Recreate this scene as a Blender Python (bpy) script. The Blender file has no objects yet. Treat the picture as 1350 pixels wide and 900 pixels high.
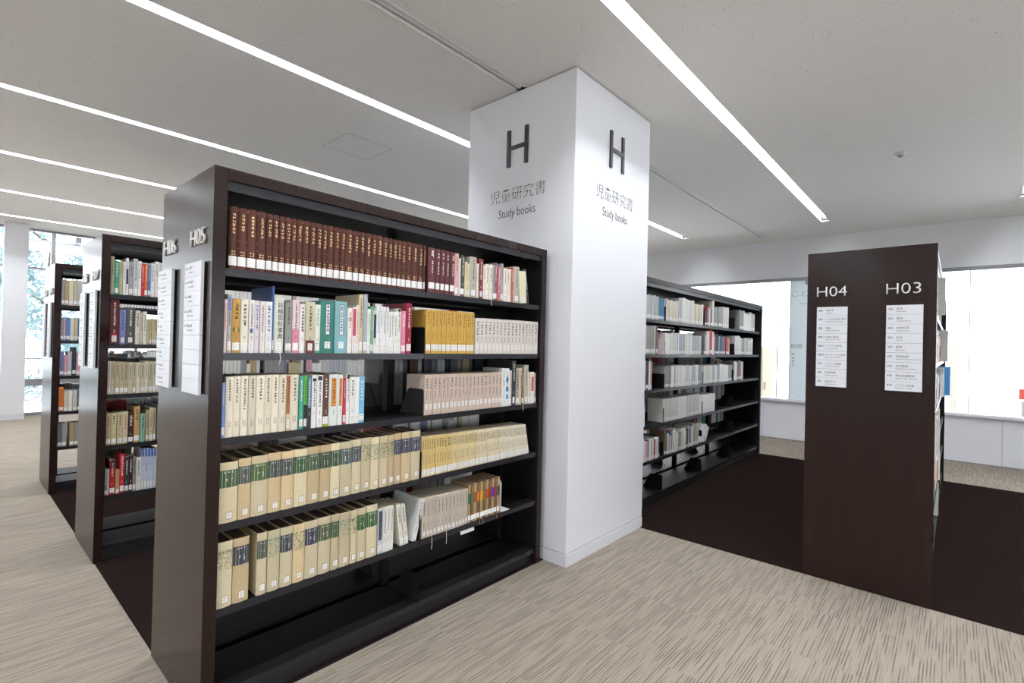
import bpy, bmesh, math, random
from mathutils import Vector, Matrix

# ------------------------------------------------------------------ camera, sky, exposure
SC = bpy.context.scene
COL = SC.collection
PI = math.pi
cam_d = bpy.data.cameras.new('camera')
cam = bpy.data.objects.new('camera', cam_d)
COL.objects.link(cam)
SC.camera = cam
YAW, PITCH, ROLL = 0.7235, 0.0069, 0.024
_f = Vector((math.cos(PITCH) * math.cos(YAW), math.cos(PITCH) * math.sin(YAW), math.sin(PITCH)))
_r = Vector((math.sin(YAW), -math.cos(YAW), 0))
_u = _r.cross(_f)
_r2 = math.cos(ROLL) * _r + math.sin(ROLL) * _u
_u2 = -math.sin(ROLL) * _r + math.cos(ROLL) * _u
cam.matrix_world = Matrix(((_r2.x, _u2.x, -_f.x, -0.6223), (_r2.y, _u2.y, -_f.y, -1.9723), (_r2.z, _u2.z, -_f.z, 1.3855), (0, 0, 0, 1)))
cam_d.sensor_width = 36.0
cam_d.lens = 661.57 / 1350 * 36
cam_d.clip_start = 0.02
cam_d.clip_end = 200

world = bpy.data.worlds.new('overcast_sky')
SC.world = world
world.use_nodes = True
_bg = world.node_tree.nodes['Background']
_bg.inputs[0].default_value = (0.95, 0.975, 1.0, 1)
_bg.inputs[1].default_value = 5.2
LAMP_STRENGTH = 76.0
SC.view_settings.view_transform = 'Standard'
SC.view_settings.look = 'None'
SC.view_settings.exposure = 0.27
SC.view_settings.gamma = 1.0
SC.view_settings.use_curve_mapping = False
SC.cycles.use_denoising = True
SC.cycles.max_bounces = 8
SC.cycles.diffuse_bounces = 5
SC.cycles.glossy_bounces = 4
SC.cycles.transparent_max_bounces = 12

H_CEIL = 3.153
H_CASE = 2.0

# ------------------------------------------------------------------ helpers
def srgb(h):
    v = [int(h[i:i + 2], 16) / 255 for i in (0, 2, 4)]
    return tuple(x / 12.92 if x <= 0.04045 else ((x + 0.055) / 1.055) ** 2.4 for x in v) + (1,)

_mats = {}
def mat(name, col, rough=0.5, metal=0.0, spec=0.5, build=None):
    """procedural principled material; build(nodes, links, bsdf) may add nodes"""
    if name in _mats:
        return _mats[name]
    m = bpy.data.materials.new(name)
    m.use_nodes = True
    nt = m.node_tree
    b = nt.nodes['Principled BSDF']
    b.inputs['Base Color'].default_value = srgb(col) if isinstance(col, str) else tuple(col) + (1,)
    b.inputs['Roughness'].default_value = rough
    b.inputs['Metallic'].default_value = metal
    b.inputs['Specular IOR Level'].default_value = spec
    if build:
        build(nt.nodes, nt.links, b)
    _mats[name] = m
    return m

def book_mat(hexcol):
    def bld(n, l, b):
        tc = n.new('ShaderNodeTexCoord')
        nz = n.new('ShaderNodeTexNoise'); nz.inputs['Scale'].default_value = 45; nz.inputs['Detail'].default_value = 4
        l.new(tc.outputs['Object'], nz.inputs['Vector'])
        mx = n.new('ShaderNodeMix'); mx.data_type = 'RGBA'
        c = srgb(hexcol)
        mx.inputs['A'].default_value = tuple(x * 0.86 for x in c[:3]) + (1,)
        mx.inputs['B'].default_value = tuple(min(1, x * 1.08) for x in c[:3]) + (1,)
        l.new(nz.outputs['Fac'], mx.inputs['Factor'])
        l.new(mx.outputs['Result'], b.inputs['Base Color'])
    return mat('cover_' + hexcol, hexcol, 0.5, spec=0.35, build=bld)

def b_wood(n, l, b):
    tc = n.new('ShaderNodeTexCoord')
    mp = n.new('ShaderNodeMapping'); mp.inputs['Scale'].default_value = (18, 18, 0.7)
    nz = n.new('ShaderNodeTexNoise'); nz.inputs['Scale'].default_value = 3.0; nz.inputs['Detail'].default_value = 8; nz.inputs['Roughness'].default_value = 0.65
    nz2 = n.new('ShaderNodeTexNoise'); nz2.inputs['Scale'].default_value = 1.3; nz2.inputs['Detail'].default_value = 2
    cr = n.new('ShaderNodeValToRGB')
    cr.color_ramp.elements[0].position = 0.3; cr.color_ramp.elements[0].color = srgb('211513')
    cr.color_ramp.elements[1].position = 0.72; cr.color_ramp.elements[1].color = srgb('2a1b18')
    ad = n.new('ShaderNodeMath'); ad.operation = 'MULTIPLY_ADD'; ad.inputs[1].default_value = 0.35
    l.new(tc.outputs['Object'], mp.inputs['Vector']); l.new(mp.outputs[0], nz.inputs['Vector']); l.new(tc.outputs['Object'], nz2.inputs['Vector'])
    l.new(nz2.outputs['Fac'], ad.inputs[0])
    sb = n.new('ShaderNodeMath'); sb.operation = 'SUBTRACT'; sb.inputs[1].default_value = 0.17
    l.new(nz.outputs['Fac'], sb.inputs[0]); l.new(sb.outputs[0], ad.inputs[2])
    l.new(ad.outputs[0], cr.inputs[0]); l.new(cr.outputs[0], b.inputs['Base Color'])
WOOD = mat('dark_walnut', '33231f', 0.22, spec=0.28, build=b_wood)
STEEL = mat('charcoal_steel', '131315', 0.55, spec=0.18)
STEEL_EDGE = mat('charcoal_steel_lip', '2b2b30', 0.25, metal=0.3)

def b_wall(n, l, b):
    tc = n.new('ShaderNodeTexCoord')
    nz = n.new('ShaderNodeTexNoise'); nz.inputs['Scale'].default_value = 180; nz.inputs['Detail'].default_value = 3
    bp = n.new('ShaderNodeBump'); bp.inputs['Strength'].default_value = 0.04; bp.inputs['Distance'].default_value = 0.002
    l.new(tc.outputs['Object'], nz.inputs['Vector']); l.new(nz.outputs['Fac'], bp.inputs['Height']); l.new(bp.outputs[0], b.inputs['Normal'])
WHITE = mat('white_paint', 'e4e5e8', 0.55, spec=0.3, build=b_wall)
PILLAR_M = mat('white_column_coat', 'e3e5ea', 0.42, spec=0.4, build=b_wall)
PANEL_W = mat('white_laminate', 'd9dae0', 0.4, spec=0.4)
ALU = mat('satin_aluminium', 'b9bcc0', 0.3, metal=0.9)
GREY_TRIM = mat('grey_trim', '8d8f93', 0.4)
LOUVRE = mat('lamp_louvre_grey', '1e1e22', 0.6)
BLACK_GAP = mat('black_recess', '101012', 0.7)

def b_ceil(n, l, b):
    tc = n.new('ShaderNodeTexCoord')
    vo = n.new('ShaderNodeTexVoronoi'); vo.inputs['Scale'].default_value = 52
    nz = n.new('ShaderNodeTexNoise'); nz.inputs['Scale'].default_value = 9; nz.inputs['Detail'].default_value = 2
    th = n.new('ShaderNodeMath'); th.operation = 'LESS_THAN'
    mu = n.new('ShaderNodeMath'); mu.operation = 'MULTIPLY'; mu.inputs[1].default_value = 0.46
    cr = n.new('ShaderNodeMath'); cr.operation = 'POWER'; cr.inputs[1].default_value = 2.0
    l.new(tc.outputs['Object'], vo.inputs['Vector']); l.new(tc.outputs['Object'], nz.inputs['Vector'])
    l.new(nz.outputs['Fac'], cr.inputs[0]); l.new(cr.outputs[0], mu.inputs[0])
    l.new(vo.outputs['Distance'], th.inputs[0]); l.new(mu.outputs[0], th.inputs[1])
    mx = n.new('ShaderNodeMix'); mx.data_type = 'RGBA'
    mx.inputs['A'].default_value = srgb('e9e7e4'); mx.inputs['B'].default_value = srgb('c6c3bf')
    l.new(th.outputs[0], mx.inputs['Factor']); l.new(mx.outputs['Result'], b.inputs['Base Color'])
CEIL = mat('mineral_ceiling_board', 'd6d3cf', 0.85, spec=0.2, build=b_ceil)

def b_carpet(n, l, b):
    tc = n.new('ShaderNodeTexCoord')
    sx = n.new('ShaderNodeSeparateXYZ'); l.new(tc.outputs['Object'], sx.inputs[0])
    def M(op, a, b_=None, c=None):
        d = n.new('ShaderNodeMath'); d.operation = op
        for i, v in enumerate((a, b_, c)):
            if v is None: continue
            if isinstance(v, (int, float)): d.inputs[i].default_value = v
            else: l.new(v, d.inputs[i])
        return d.outputs[0]
    def dashes(pitch, fx, lo, hi, thick, seed):
        # thin yarn lines along x; each line, in each 0.5 m tile, breaks at its own places
        row = M('FLOOR', M('DIVIDE', sx.outputs['Y'], pitch)); fr = M('FRACT', M('DIVIDE', sx.outputs['Y'], pitch))
        tile = M('FLOOR', M('MULTIPLY', sx.outputs['X'], 2.0))
        cb = n.new('ShaderNodeCombineXYZ'); l.new(row, cb.inputs[0]); l.new(tile, cb.inputs[1]); cb.inputs[2].default_value = seed
        wn = n.new('ShaderNodeTexWhiteNoise'); wn.noise_dimensions = '3D'; l.new(cb.outputs[0], wn.inputs['Vector'])
        nz = n.new('ShaderNodeTexNoise'); nz.noise_dimensions = '1D'; nz.inputs['Scale'].default_value = 1.0; nz.inputs['Detail'].default_value = 1.0
        l.new(M('MULTIPLY_ADD', wn.outputs['Value'], 311.7, M('MULTIPLY', sx.outputs['X'], fx)), nz.inputs['W'])
        mr = n.new('ShaderNodeMapRange'); mr.inputs['From Min'].default_value = lo; mr.inputs['From Max'].default_value = hi
        l.new(nz.outputs['Fac'], mr.inputs['Value'])
        return M('MULTIPLY', mr.outputs[0], M('LESS_THAN', fr, thick))
    d1 = dashes(0.0125, 2.2, 0.45, 0.55, 0.36, 1.0); d2 = dashes(0.0085, 3.5, 0.46, 0.6, 0.45, 5.0)
    fac = M('MAXIMUM', M('MULTIPLY', d1, 0.66), M('MULTIPLY', d2, 0.32))
    cr = n.new('ShaderNodeMix'); cr.data_type = 'RGBA'
    cr.inputs['A'].default_value = srgb('9f9487'); cr.inputs['B'].default_value = srgb('544b45')
    l.new(fac, cr.inputs['Factor'])
    rib = M('FRACT', M('DIVIDE', sx.outputs['Y'], 0.0038))
    rb = n.new('ShaderNodeMix'); rb.data_type = 'RGBA'; rb.blend_type = 'MULTIPLY'; rb.inputs['B'].default_value = (0.86, 0.86, 0.86, 1)
    l.new(M('LESS_THAN', rib, 0.35), rb.inputs['Factor']); l.new(cr.outputs['Result'], rb.inputs['A'])
    gr = n.new('ShaderNodeTexNoise'); gr.inputs['Scale'].default_value = 420; gr.inputs['Detail'].default_value = 2
    l.new(tc.outputs['Object'], gr.inputs['Vector'])
    mx = n.new('ShaderNodeMix'); mx.data_type = 'RGBA'; mx.blend_type = 'MULTIPLY'; mx.inputs['Factor'].default_value = 0.35
    l.new(rb.outputs['Result'], mx.inputs['A']); l.new(gr.outputs['Color'], mx.inputs['B'])
    hs = n.new('ShaderNodeMix'); hs.data_type = 'RGBA'; hs.blend_type = 'MULTIPLY'; hs.inputs['Factor'].default_value = 1.0
    hs.inputs['B'].default_value = (1.12, 1.12, 1.12, 1)
    l.new(mx.outputs['Result'], hs.inputs['A']); l.new(hs.outputs['Result'], b.inputs['Base Color'])
    bp = n.new('ShaderNodeBump'); bp.inputs['Strength'].default_value = 0.25; bp.inputs['Distance'].default_value = 0.002
    l.new(gr.outputs['Fac'], bp.inputs['Height']); l.new(bp.outputs[0], b.inputs['Normal'])
CARPET = mat('streaked_beige_carpet', 'b9a995', 0.95, spec=0.1, build=b_carpet)

def b_dark(n, l, b):
    tc = n.new('ShaderNodeTexCoord')
    nz = n.new('ShaderNodeTexNoise'); nz.inputs['Scale'].default_value = 260; nz.inputs['Detail'].default_value = 3
    cr = n.new('ShaderNodeValToRGB'); e = cr.color_ramp.elements
    e[0].position = 0.3; e[0].color = srgb('1d1615'); e[1].position = 0.7; e[1].color = srgb('2a211f')
    l.new(tc.outputs['Object'], nz.inputs['Vector']); l.new(nz.outputs['Fac'], cr.inputs[0]); l.new(cr.outputs[0], b.inputs['Base Color'])
DARK_CARPET = mat('dark_brown_carpet', '33201f', 1.0, spec=0.0, build=b_dark)
CONCRETE = mat('pale_concrete', 'e2e4e4', 0.9, build=b_wall)

PAPER = mat('page_paper', 'd8ccb4', 0.85, spec=0.1)
LABEL = mat('white_sticker', 'efeeec', 0.5, spec=0.3)
INK = {'k': mat('ink_black', '2b2a2b', 0.6), 'w': mat('ink_white', 'ebe6dc', 0.6), 'r': mat('ink_red', 'a8323a', 0.6),
       'b': mat('ink_blue', '35599c', 0.6), 'g': mat('ink_green', '3d7a68', 0.6), 'p': mat('ink_violet', '62549c', 0.6),
       'n': mat('ink_brown', '6b3a24', 0.6), 'y': mat('ink_gold', 'e2c08c', 0.5, metal=0.0)}
CARD = mat('sign_card', 'dfe2e8', 0.45, spec=0.4)
INK_SIGN = mat('sign_print', '33343a', 0.6)
SILVER = mat('satin_silver_letter', 'e9e7e5', 0.3, metal=0.1)
BLACK_LETTER = mat('black_letter', '23262c', 0.35)

def emission(name, col, s):
    m = bpy.data.materials.new(name); m.use_nodes = True
    nt = m.node_tree; nt.nodes.clear()
    e = nt.nodes.new('ShaderNodeEmission'); o = nt.nodes.new('ShaderNodeOutputMaterial')
    e.inputs[0].default_value = col; e.inputs[1].default_value = s
    nt.links.new(e.outputs[0], o.inputs[0])
    return m
LAMP = emission('led_diffuser', (0.92, 0.955, 1.0, 1), LAMP_STRENGTH)

def glass(name, tint, refl):
    m = bpy.data.materials.new(name); m.use_nodes = True
    nt = m.node_tree; nt.nodes.clear()
    t = nt.nodes.new('ShaderNodeBsdfTransparent'); t.inputs[0].default_value = tint
    g = nt.nodes.new('ShaderNodeBsdfGlossy'); g.inputs['Roughness'].default_value = 0.02
    f = nt.nodes.new('ShaderNodeFresnel'); f.inputs[0].default_value = refl
    x = nt.nodes.new('ShaderNodeMixShader'); o = nt.nodes.new('ShaderNodeOutputMaterial')
    nt.links.new(f.outputs[0], x.inputs[0]); nt.links.new(t.outputs[0], x.inputs[1]); nt.links.new(g.outputs[0], x.inputs[2]); nt.links.new(x.outputs[0], o.inputs[0])
    return m
GLASS = glass('clear_glass', (0.97, 0.975, 0.98, 1), 1.35)

def frosted(name):
    m = bpy.data.materials.new(name); m.use_nodes = True
    nt = m.node_tree; nt.nodes.clear()
    d = nt.nodes.new('ShaderNodeBsdfDiffuse'); d.inputs[0].default_value = srgb('e3e9ec')
    t = nt.nodes.new('ShaderNodeBsdfTranslucent'); t.inputs[0].default_value = srgb('d5dde0')
    a = nt.nodes.new('ShaderNodeMixShader'); a.inputs[0].default_value = 0.42
    g = nt.nodes.new('ShaderNodeBsdfGlossy'); g.inputs['Roughness'].default_value = 0.05
    f = nt.nodes.new('ShaderNodeFresnel'); f.inputs[0].default_value = 1.45
    x = nt.nodes.new('ShaderNodeMixShader'); o = nt.nodes.new('ShaderNodeOutputMaterial')
    l = nt.links
    l.new(d.outputs[0], a.inputs[1]); l.new(t.outputs[0], a.inputs[2]); l.new(f.outputs[0], x.inputs[0]); l.new(a.outputs[0], x.inputs[1]); l.new(g.outputs[0], x.inputs[2]); l.new(x.outputs[0], o.inputs[0])
    return m
FROST = frosted('frosted_glass')

# ---- bmesh shapes
def box(bm, x0, x1, y0, y1, z0, z1, mi=0):
    v = [bm.verts.new(p) for p in ((x0, y0, z0), (x1, y0, z0), (x1, y1, z0), (x0, y1, z0), (x0, y0, z1), (x1, y0, z1), (x1, y1, z1), (x0, y1, z1))]
    fs = [bm.faces.new([v[i] for i in q]) for q in ((3, 2, 1, 0), (4, 5, 6, 7), (0, 1, 5, 4), (1, 2, 6, 5), (2, 3, 7, 6), (3, 0, 4, 7))]
    for f in fs:
        f.material_index = mi
    return fs

def prism(bm, prof, axis, a0, a1, mi=0):
    """extrude a closed 2-D profile; axis 'z': profile (x, y); 'x': profile (y, z); 'y': profile (x, z)"""
    def P(p, a):
        return {'z': (p[0], p[1], a), 'x': (a, p[0], p[1]), 'y': (p[0], a, p[1])}[axis]
    A = [bm.verts.new(P(p, a0)) for p in prof]; B = [bm.verts.new(P(p, a1)) for p in prof]
    n = len(prof)
    fs = [bm.faces.new((A[i], A[(i + 1) % n], B[(i + 1) % n], B[i])) for i in range(n)]
    fs += [bm.faces.new(A[::-1]), bm.faces.new(B)]
    for f in fs:
        f.material_index = mi
    return fs

def tube(bm, pts, r, seg=6):
    rings = []
    for i, p in enumerate(pts):
        p = Vector(p)
        d = (Vector(pts[min(i + 1, len(pts) - 1)]) - Vector(pts[max(i - 1, 0)])).normalized()
        a = d.orthogonal().normalized(); b = d.cross(a)
        rr = r[i] if isinstance(r, (list, tuple)) else r
        rings.append([bm.verts.new(p + rr * (math.cos(t * 2 * PI / seg) * a + math.sin(t * 2 * PI / seg) * b)) for t in range(seg)])
    for i in range(len(rings) - 1):
        for k in range(seg):
            bm.faces.new((rings[i][k], rings[i][(k + 1) % seg], rings[i + 1][(k + 1) % seg], rings[i + 1][k]))
    bm.faces.new(rings[0][::-1]); bm.faces.new(rings[-1])

def mesh_of(name, bm, mats, normals=True):
    if normals:
        bmesh.ops.recalc_face_normals(bm, faces=bm.faces[:])
    me = bpy.data.meshes.new(name)
    bm.to_mesh(me); bm.free()
    for m in (mats if isinstance(mats, (list, tuple)) else [mats]):
        me.materials.append(m)
    return me

def obj(name, bm, mats, parent=None, loc=None, bevel=0.0, normals=True):
    me = bm if isinstance(bm, bpy.types.Mesh) else mesh_of(name, bm, mats, normals)
    o = bpy.data.objects.new(name, me)
    COL.objects.link(o)
    if parent:
        o.parent = parent
    if loc:
        o.location = loc
    if bevel:
        b = o.modifiers.new('edge', 'BEVEL'); b.width = bevel; b.segments = 2; b.limit_method = 'ANGLE'
    return o

def tag(o, label, cat, group=None):
    o['label'] = label; o['category'] = cat
    if group:
        o['group'] = group
    return o

def thing(name, label, cat, loc=(0, 0, 0), rz=0.0, group=None):
    o = bpy.data.objects.new(name, None)
    o.empty_display_size = 0.1
    COL.objects.link(o)
    o.location = loc; o.rotation_euler = (0, 0, rz)
    return tag(o, label, cat, group)

def struct(o):
    o['kind'] = 'structure'
    return o

def copy_tree(o, parent=None):
    c = o.copy(); COL.objects.link(c)
    if parent:
        c.parent = parent
    for ch in list(o.children):
        copy_tree(ch, c)
    return c

# ---- lettering: local x to the right, z up, facing -y
def text_into(bm, body, x, z, h=None, w=None, align='LEFT', thick=0.0005, offset=0.0, mi=0, y=0.0, spacing=1.0, w_max=None):
    cu = bpy.data.curves.new('t', 'FONT'); cu.body = body; cu.size = 1.0; cu.resolution_u = 3
    cu.offset = offset; cu.space_character = spacing
    o = bpy.data.objects.new('t', cu)
    COL.objects.link(o)
    bpy.context.view_layer.update()
    me = bpy.data.meshes.new_from_object(o.evaluated_get(bpy.context.evaluated_depsgraph_get()))
    bpy.data.objects.remove(o); bpy.data.curves.remove(cu)
    if not len(me.vertices):
        bpy.data.meshes.remove(me); return 0
    xs = [v.co.x for v in me.vertices]; ys = [v.co.y for v in me.vertices]
    x0, x1, y0, y1 = min(xs), max(xs), min(ys), max(ys)
    sz = h / (y1 - y0) if h else w / (x1 - x0)
    sx = w / (x1 - x0) if (h and w) else sz
    if w_max and (x1 - x0) * sx > w_max:
        sx = w_max / (x1 - x0)
    ww = (x1 - x0) * sx
    ox = x if align == 'LEFT' else (x - ww / 2 if align == 'CENTER' else x - ww)
    base = len(bm.verts)
    tmp = bmesh.new(); tmp.from_mesh(me); bpy.data.meshes.remove(me)
    for v in tmp.verts:
        v.co = Vector((ox + (v.co.x - x0) * sx, y, z + (v.co.y - y0) * sz))
    if thick > 0:
        r = bmesh.ops.extrude_face_region(tmp, geom=tmp.faces[:])
        for g in r['geom']:
            if isinstance(g, bmesh.types.BMVert):
                g.co.y -= thick
    for f in tmp.faces:
        f.material_index = mi
    m2 = bpy.data.meshes.new('t'); tmp.to_mesh(m2); tmp.free()
    bm.from_mesh(m2); bpy.data.meshes.remove(m2)
    return ww

def glyph(q, rnd, u, z, s, vertical=True):
    """a small unreadable character made of strokes: list of (u0, u1, z0, z1)"""
    t = s * 0.17
    for k in range(rnd.choice((2, 3, 3))):
        zz = z + s * rnd.uniform(0.05, 0.85); a = u - s * rnd.uniform(0.25, 0.46); b = u + s * rnd.uniform(0.25, 0.46)
        q.append((a, b, zz, zz + t))
    for k in range(rnd.choice((1, 2, 2))):
        uu = u + s * rnd.uniform(-0.38, 0.3); a = z + s * rnd.uniform(0.0, 0.3); b = z + s * rnd.uniform(0.6, 0.95)
        q.append((uu, uu + t, a, b))

def quads_into(bm, q, yfun, off, mi=0):
    for u0, u1, z0, z1 in q:
        v = [bm.verts.new((u, yfun(u) - off, z)) for u, z in ((u0, z0), (u1, z0), (u1, z1), (u0, z1))]
        bm.faces.new(v).material_index = mi

def strip_into(bm, yfun, u0, u1, z0, z1, off, mi=0, n=4):
    """a thin sheet that follows the rounding of a spine"""
    A = [u0 + (u1 - u0) * i / n for i in range(n + 1)]
    lo = [bm.verts.new((u, yfun(u) - off, z0)) for u in A]; hi = [bm.verts.new((u, yfun(u) - off, z1)) for u in A]
    for i in range(n):
        bm.faces.new((lo[i], lo[i + 1], hi[i + 1], hi[i])).material_index = mi

# ------------------------------------------------------------------ the room
XW0, XW1, YW0, YW1 = -9.0, 8.2, -8.0, 9.7
LIGHT_Y = [-6.31, -4.42, -2.53, -0.64, 1.28, 3.15, 5.03, 6.91, 8.72]
LIGHT_X0, LIGHT_X1 = -8.0, 7.22
SLOT = 0.05
TRACK_Y = 0.30

bm = bmesh.new(); box(bm, XW0, XW1, YW0, YW1, -0.12, 0)
struct(obj('floor', bm, CARPET))
bm = bmesh.new()
box(bm, 0.01, 6.74, 0.012, 4.5, 0, 0.004); box(bm, 2.968, 6.70, -6.0, 0.012, 0, 0.004)
struct(obj('floor_aisle', bm, DARK_CARPET))

bm = bmesh.new()
cuts = sorted([(y - SLOT, y + SLOT, LIGHT_X0, LIGHT_X1) for y in LIGHT_Y] + [(TRACK_Y - 0.045, TRACK_Y + 0.045, LIGHT_X0, 7.75)])
y = YW0
for a, b, xa, xb in cuts:
    box(bm, XW0, XW1 + 0.1, y, a, H_CEIL, H_CEIL + 0.14)
    box(bm, XW0, xa, a, b, H_CEIL, H_CEIL + 0.14); box(bm, xb, XW1 + 0.1, a, b, H_CEIL, H_CEIL + 0.14)
    y = b
box(bm, XW0, XW1 + 0.1, y, YW1 + 0.1, H_CEIL, H_CEIL + 0.14)
box(bm, XW0, XW1 + 0.1, YW0, YW1 + 0.1, H_CEIL + 0.145, H_CEIL + 0.2)
struct(obj('ceiling', bm, CEIL))

# linear lamps in their slots
LAMP_NAMES = {-0.64: 'bright recessed light line in front of the white column, nearest right one', 1.28: 'recessed light line passing behind the white column, longest above the shelves',
              3.15: 'recessed light line second behind the white column', 5.03: 'recessed light line third behind the white column',
              6.91: 'recessed light line fourth behind the white column', 8.72: 'recessed light line nearest to the far glass wall',
              -2.53: 'recessed light line first right of the picture', -4.42: 'recessed light line second right of the picture', -6.31: 'recessed light line third right of the picture'}
def make_lamp(yc, label):
    t = thing('linear_ceiling_light', label, 'ceiling light', ((LIGHT_X0 + LIGHT_X1) / 2, yc, H_CEIL), 0, 'linear ceiling lights')
    hl = (LIGHT_X1 - LIGHT_X0) / 2 - 0.002; s = SLOT - 0.001; dp = 0.085
    b = bmesh.new()
    for ya in (-s, s - 0.004):
        box(b, -hl, hl, ya, ya + 0.004, -0.002, 0.024, 1); box(b, -hl, hl, ya, ya + 0.004, 0.024, dp, 0)
    box(b, -hl, hl, -s + 0.004, s - 0.004, dp, dp + 0.004, 0)
    obj('housing', b, [LOUVRE, WHITE], t)
    b = bmesh.new(); prism(b, [(-0.026, dp), (-0.026, dp - 0.020), (-0.020, dp - 0.028), (0.020, dp - 0.028), (0.026, dp - 0.020), (0.026, dp)], 'x', -hl + 0.05, hl - 0.05)
    obj('diffuser', b, LAMP, t)
    for sx in (-1, 1):
        b = bmesh.new(); box(b, min(sx * hl, sx * (hl - 0.045)), max(sx * hl, sx * (hl - 0.045)), -s + 0.005, s - 0.005, 0.02, dp - 0.001)
        obj('end_cap', b, BLACK_GAP, t)
    return t
for yc in LIGHT_Y:
    make_lamp(yc, LAMP_NAMES[yc])

# slot diffuser without light, ending at the column and going on behind it
for xa, xb, lab in ((LIGHT_X0, 1.974, 'grey slot diffuser rail in ceiling ending at white column'), (3.0, 7.75, 'grey slot diffuser rail in ceiling behind white column')):
    t = thing('slot_diffuser', lab, 'ceiling vent', ((xa + xb) / 2, TRACK_Y, H_CEIL), 0, 'ceiling slot diffusers')
    hl = (xb - xa) / 2 - 0.002
    b = bmesh.new(); box(b, -hl, hl, -0.044, -0.036, -0.003, 0.05); box(b, -hl, hl, 0.036, 0.044, -0.003, 0.05); box(b, -hl, hl, -0.044, 0.044, 0.05, 0.055)
    obj('frame', b, CEIL, t)
    b = bmesh.new(); prism(b, [(-0.034, 0.02), (-0.006, 0.002), (0.0, 0.0), (0.006, 0.002), (0.034, 0.02), (0.03, 0.03), (-0.03, 0.03)], 'x', -hl, hl)
    obj('blade', b, PANEL_W, t)
t = thing('smoke_detector', 'small round white detector on ceiling above the H03 bookcase', 'detector', (4.916, -1.588, H_CEIL))
b = bmesh.new(); bmesh.ops.create_cone(b, cap_ends=True, segments=28, radius1=0.035, radius2=0.055, depth=0.022, matrix=Matrix.Translation((0, 0, -0.011)))
obj('base', b, PANEL_W, t)
b = bmesh.new(); bmesh.ops.create_uvsphere(b, u_segments=16, v_segments=8, radius=0.024, matrix=Matrix.Translation((0, 0, -0.022)) @ Matrix.Diagonal((1, 1, 0.6, 1)))
obj('sensor', b, GREY_TRIM, t)
t = thing('ceiling_access_hatch', 'faint square access hatch in ceiling left of the white column', 'hatch', (1.84, 2.14, H_CEIL))
b = bmesh.new()
for q in ((-.225, .225, -.225, -.221), (-.225, .225, .221, .225), (-.225, -.221, -.221, .221), (.221, .225, -.221, .221)):
    box(b, *q, -0.0015, 0.0)
obj('rim', b, mat('hatch_rim', 'a9a6a2', 0.6), t)
b = bmesh.new(); box(b, -.219, .219, -.219, .219, -0.001, 0.0); obj('panel', b, CEIL, t)

# right wall with the long glazed opening
ZS, ZT = 0.64, 2.53
GY0, GY1 = -6.5, 4.6
bm = bmesh.new()
box(bm, XW1, XW1 + 0.1, YW0, YW1, ZT, H_CEIL); box(bm, XW1, XW1 + 0.1, YW0, GY0, 0, ZT); box(bm, XW1, XW1 + 0.1, GY1, YW1, 0, ZT)
struct(obj('wall_right', bm, WHITE))
bm = bmesh.new()
yy = GY0
while yy < GY1 - 0.01:
    y2 = min(yy + (0.925 if yy > GY0 else 0.37), GY1); box(bm, XW1 - 0.02, XW1 + 0.1, yy + 0.002, y2 - 0.002, 0.012, 0.575); yy = y2
box(bm, XW1 - 0.012, XW1 + 0.1, GY0, GY1, 0.0, 0.575, 1)
struct(obj('wall_right_lower', bm, [PANEL_W, GREY_TRIM]))
bm = bmesh.new(); prism(bm, [(XW1 - 0.07, ZS - 0.008), (XW1 - 0.062, ZS), (XW1 + 0.12, ZS), (XW1 + 0.12, 0.578), (XW1 - 0.03, 0.578), (XW1 - 0.03, 0.60), (XW1 - 0.07, 0.604)], 'y', GY0, GY1)
bm2 = bmesh.new()
for f in bm.faces: pass
bm.free(); bm2.free()
bm = bmesh.new()
P = [(XW1 - 0.07, ZS - 0.008), (XW1 - 0.062, ZS), (XW1 + 0.12, ZS), (XW1 + 0.12, 0.578), (XW1 - 0.03, 0.578), (XW1 - 0.03, 0.60), (XW1 - 0.07, 0.604)]
prism(bm, P, 'y', GY0, GY1)
struct(obj('trim_1', bm, PANEL_W))
bm = bmesh.new(); box(bm, XW1 - 0.004, XW1 + 0.06, GY0, GY1, ZT - 0.03, ZT); box(bm, XW1 - 0.01, XW1 + 0.0, GY0, GY1, ZT, ZT + 0.018)
struct(obj('trim_2', bm, GREY_TRIM))
joints = [GY0, -4.4, -2.11, -1.62, -0.012, 0.165, 1.9, 3.3, GY1]
n = 0
for a, b_ in zip(joints[:-1], joints[1:]):
    n += 1
    b = bmesh.new(); box(b, XW1 + 0.02, XW1 + 0.03, a + 0.005, b_ - 0.005, ZS, ZT - 0.03)
    w = struct(obj(f'window_{n}', b, FROST if abs(a + 1.62) < .01 else GLASS))
    b = bmesh.new(); box(b, XW1 + 0.017, XW1 + 0.033, b_ - 0.005, b_ + 0.005, ZS, ZT - 0.03)
    obj('joint', b, GREY_TRIM, w)
    if abs(a + 1.62) < .01:
        b = bmesh.new(); box(b, XW1 - 0.02, XW1 + 0.05, -0.30, -0.22, ZT - 0.10, ZT - 0.03); obj('patch_fitting', b, GREY_TRIM, w)
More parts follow.
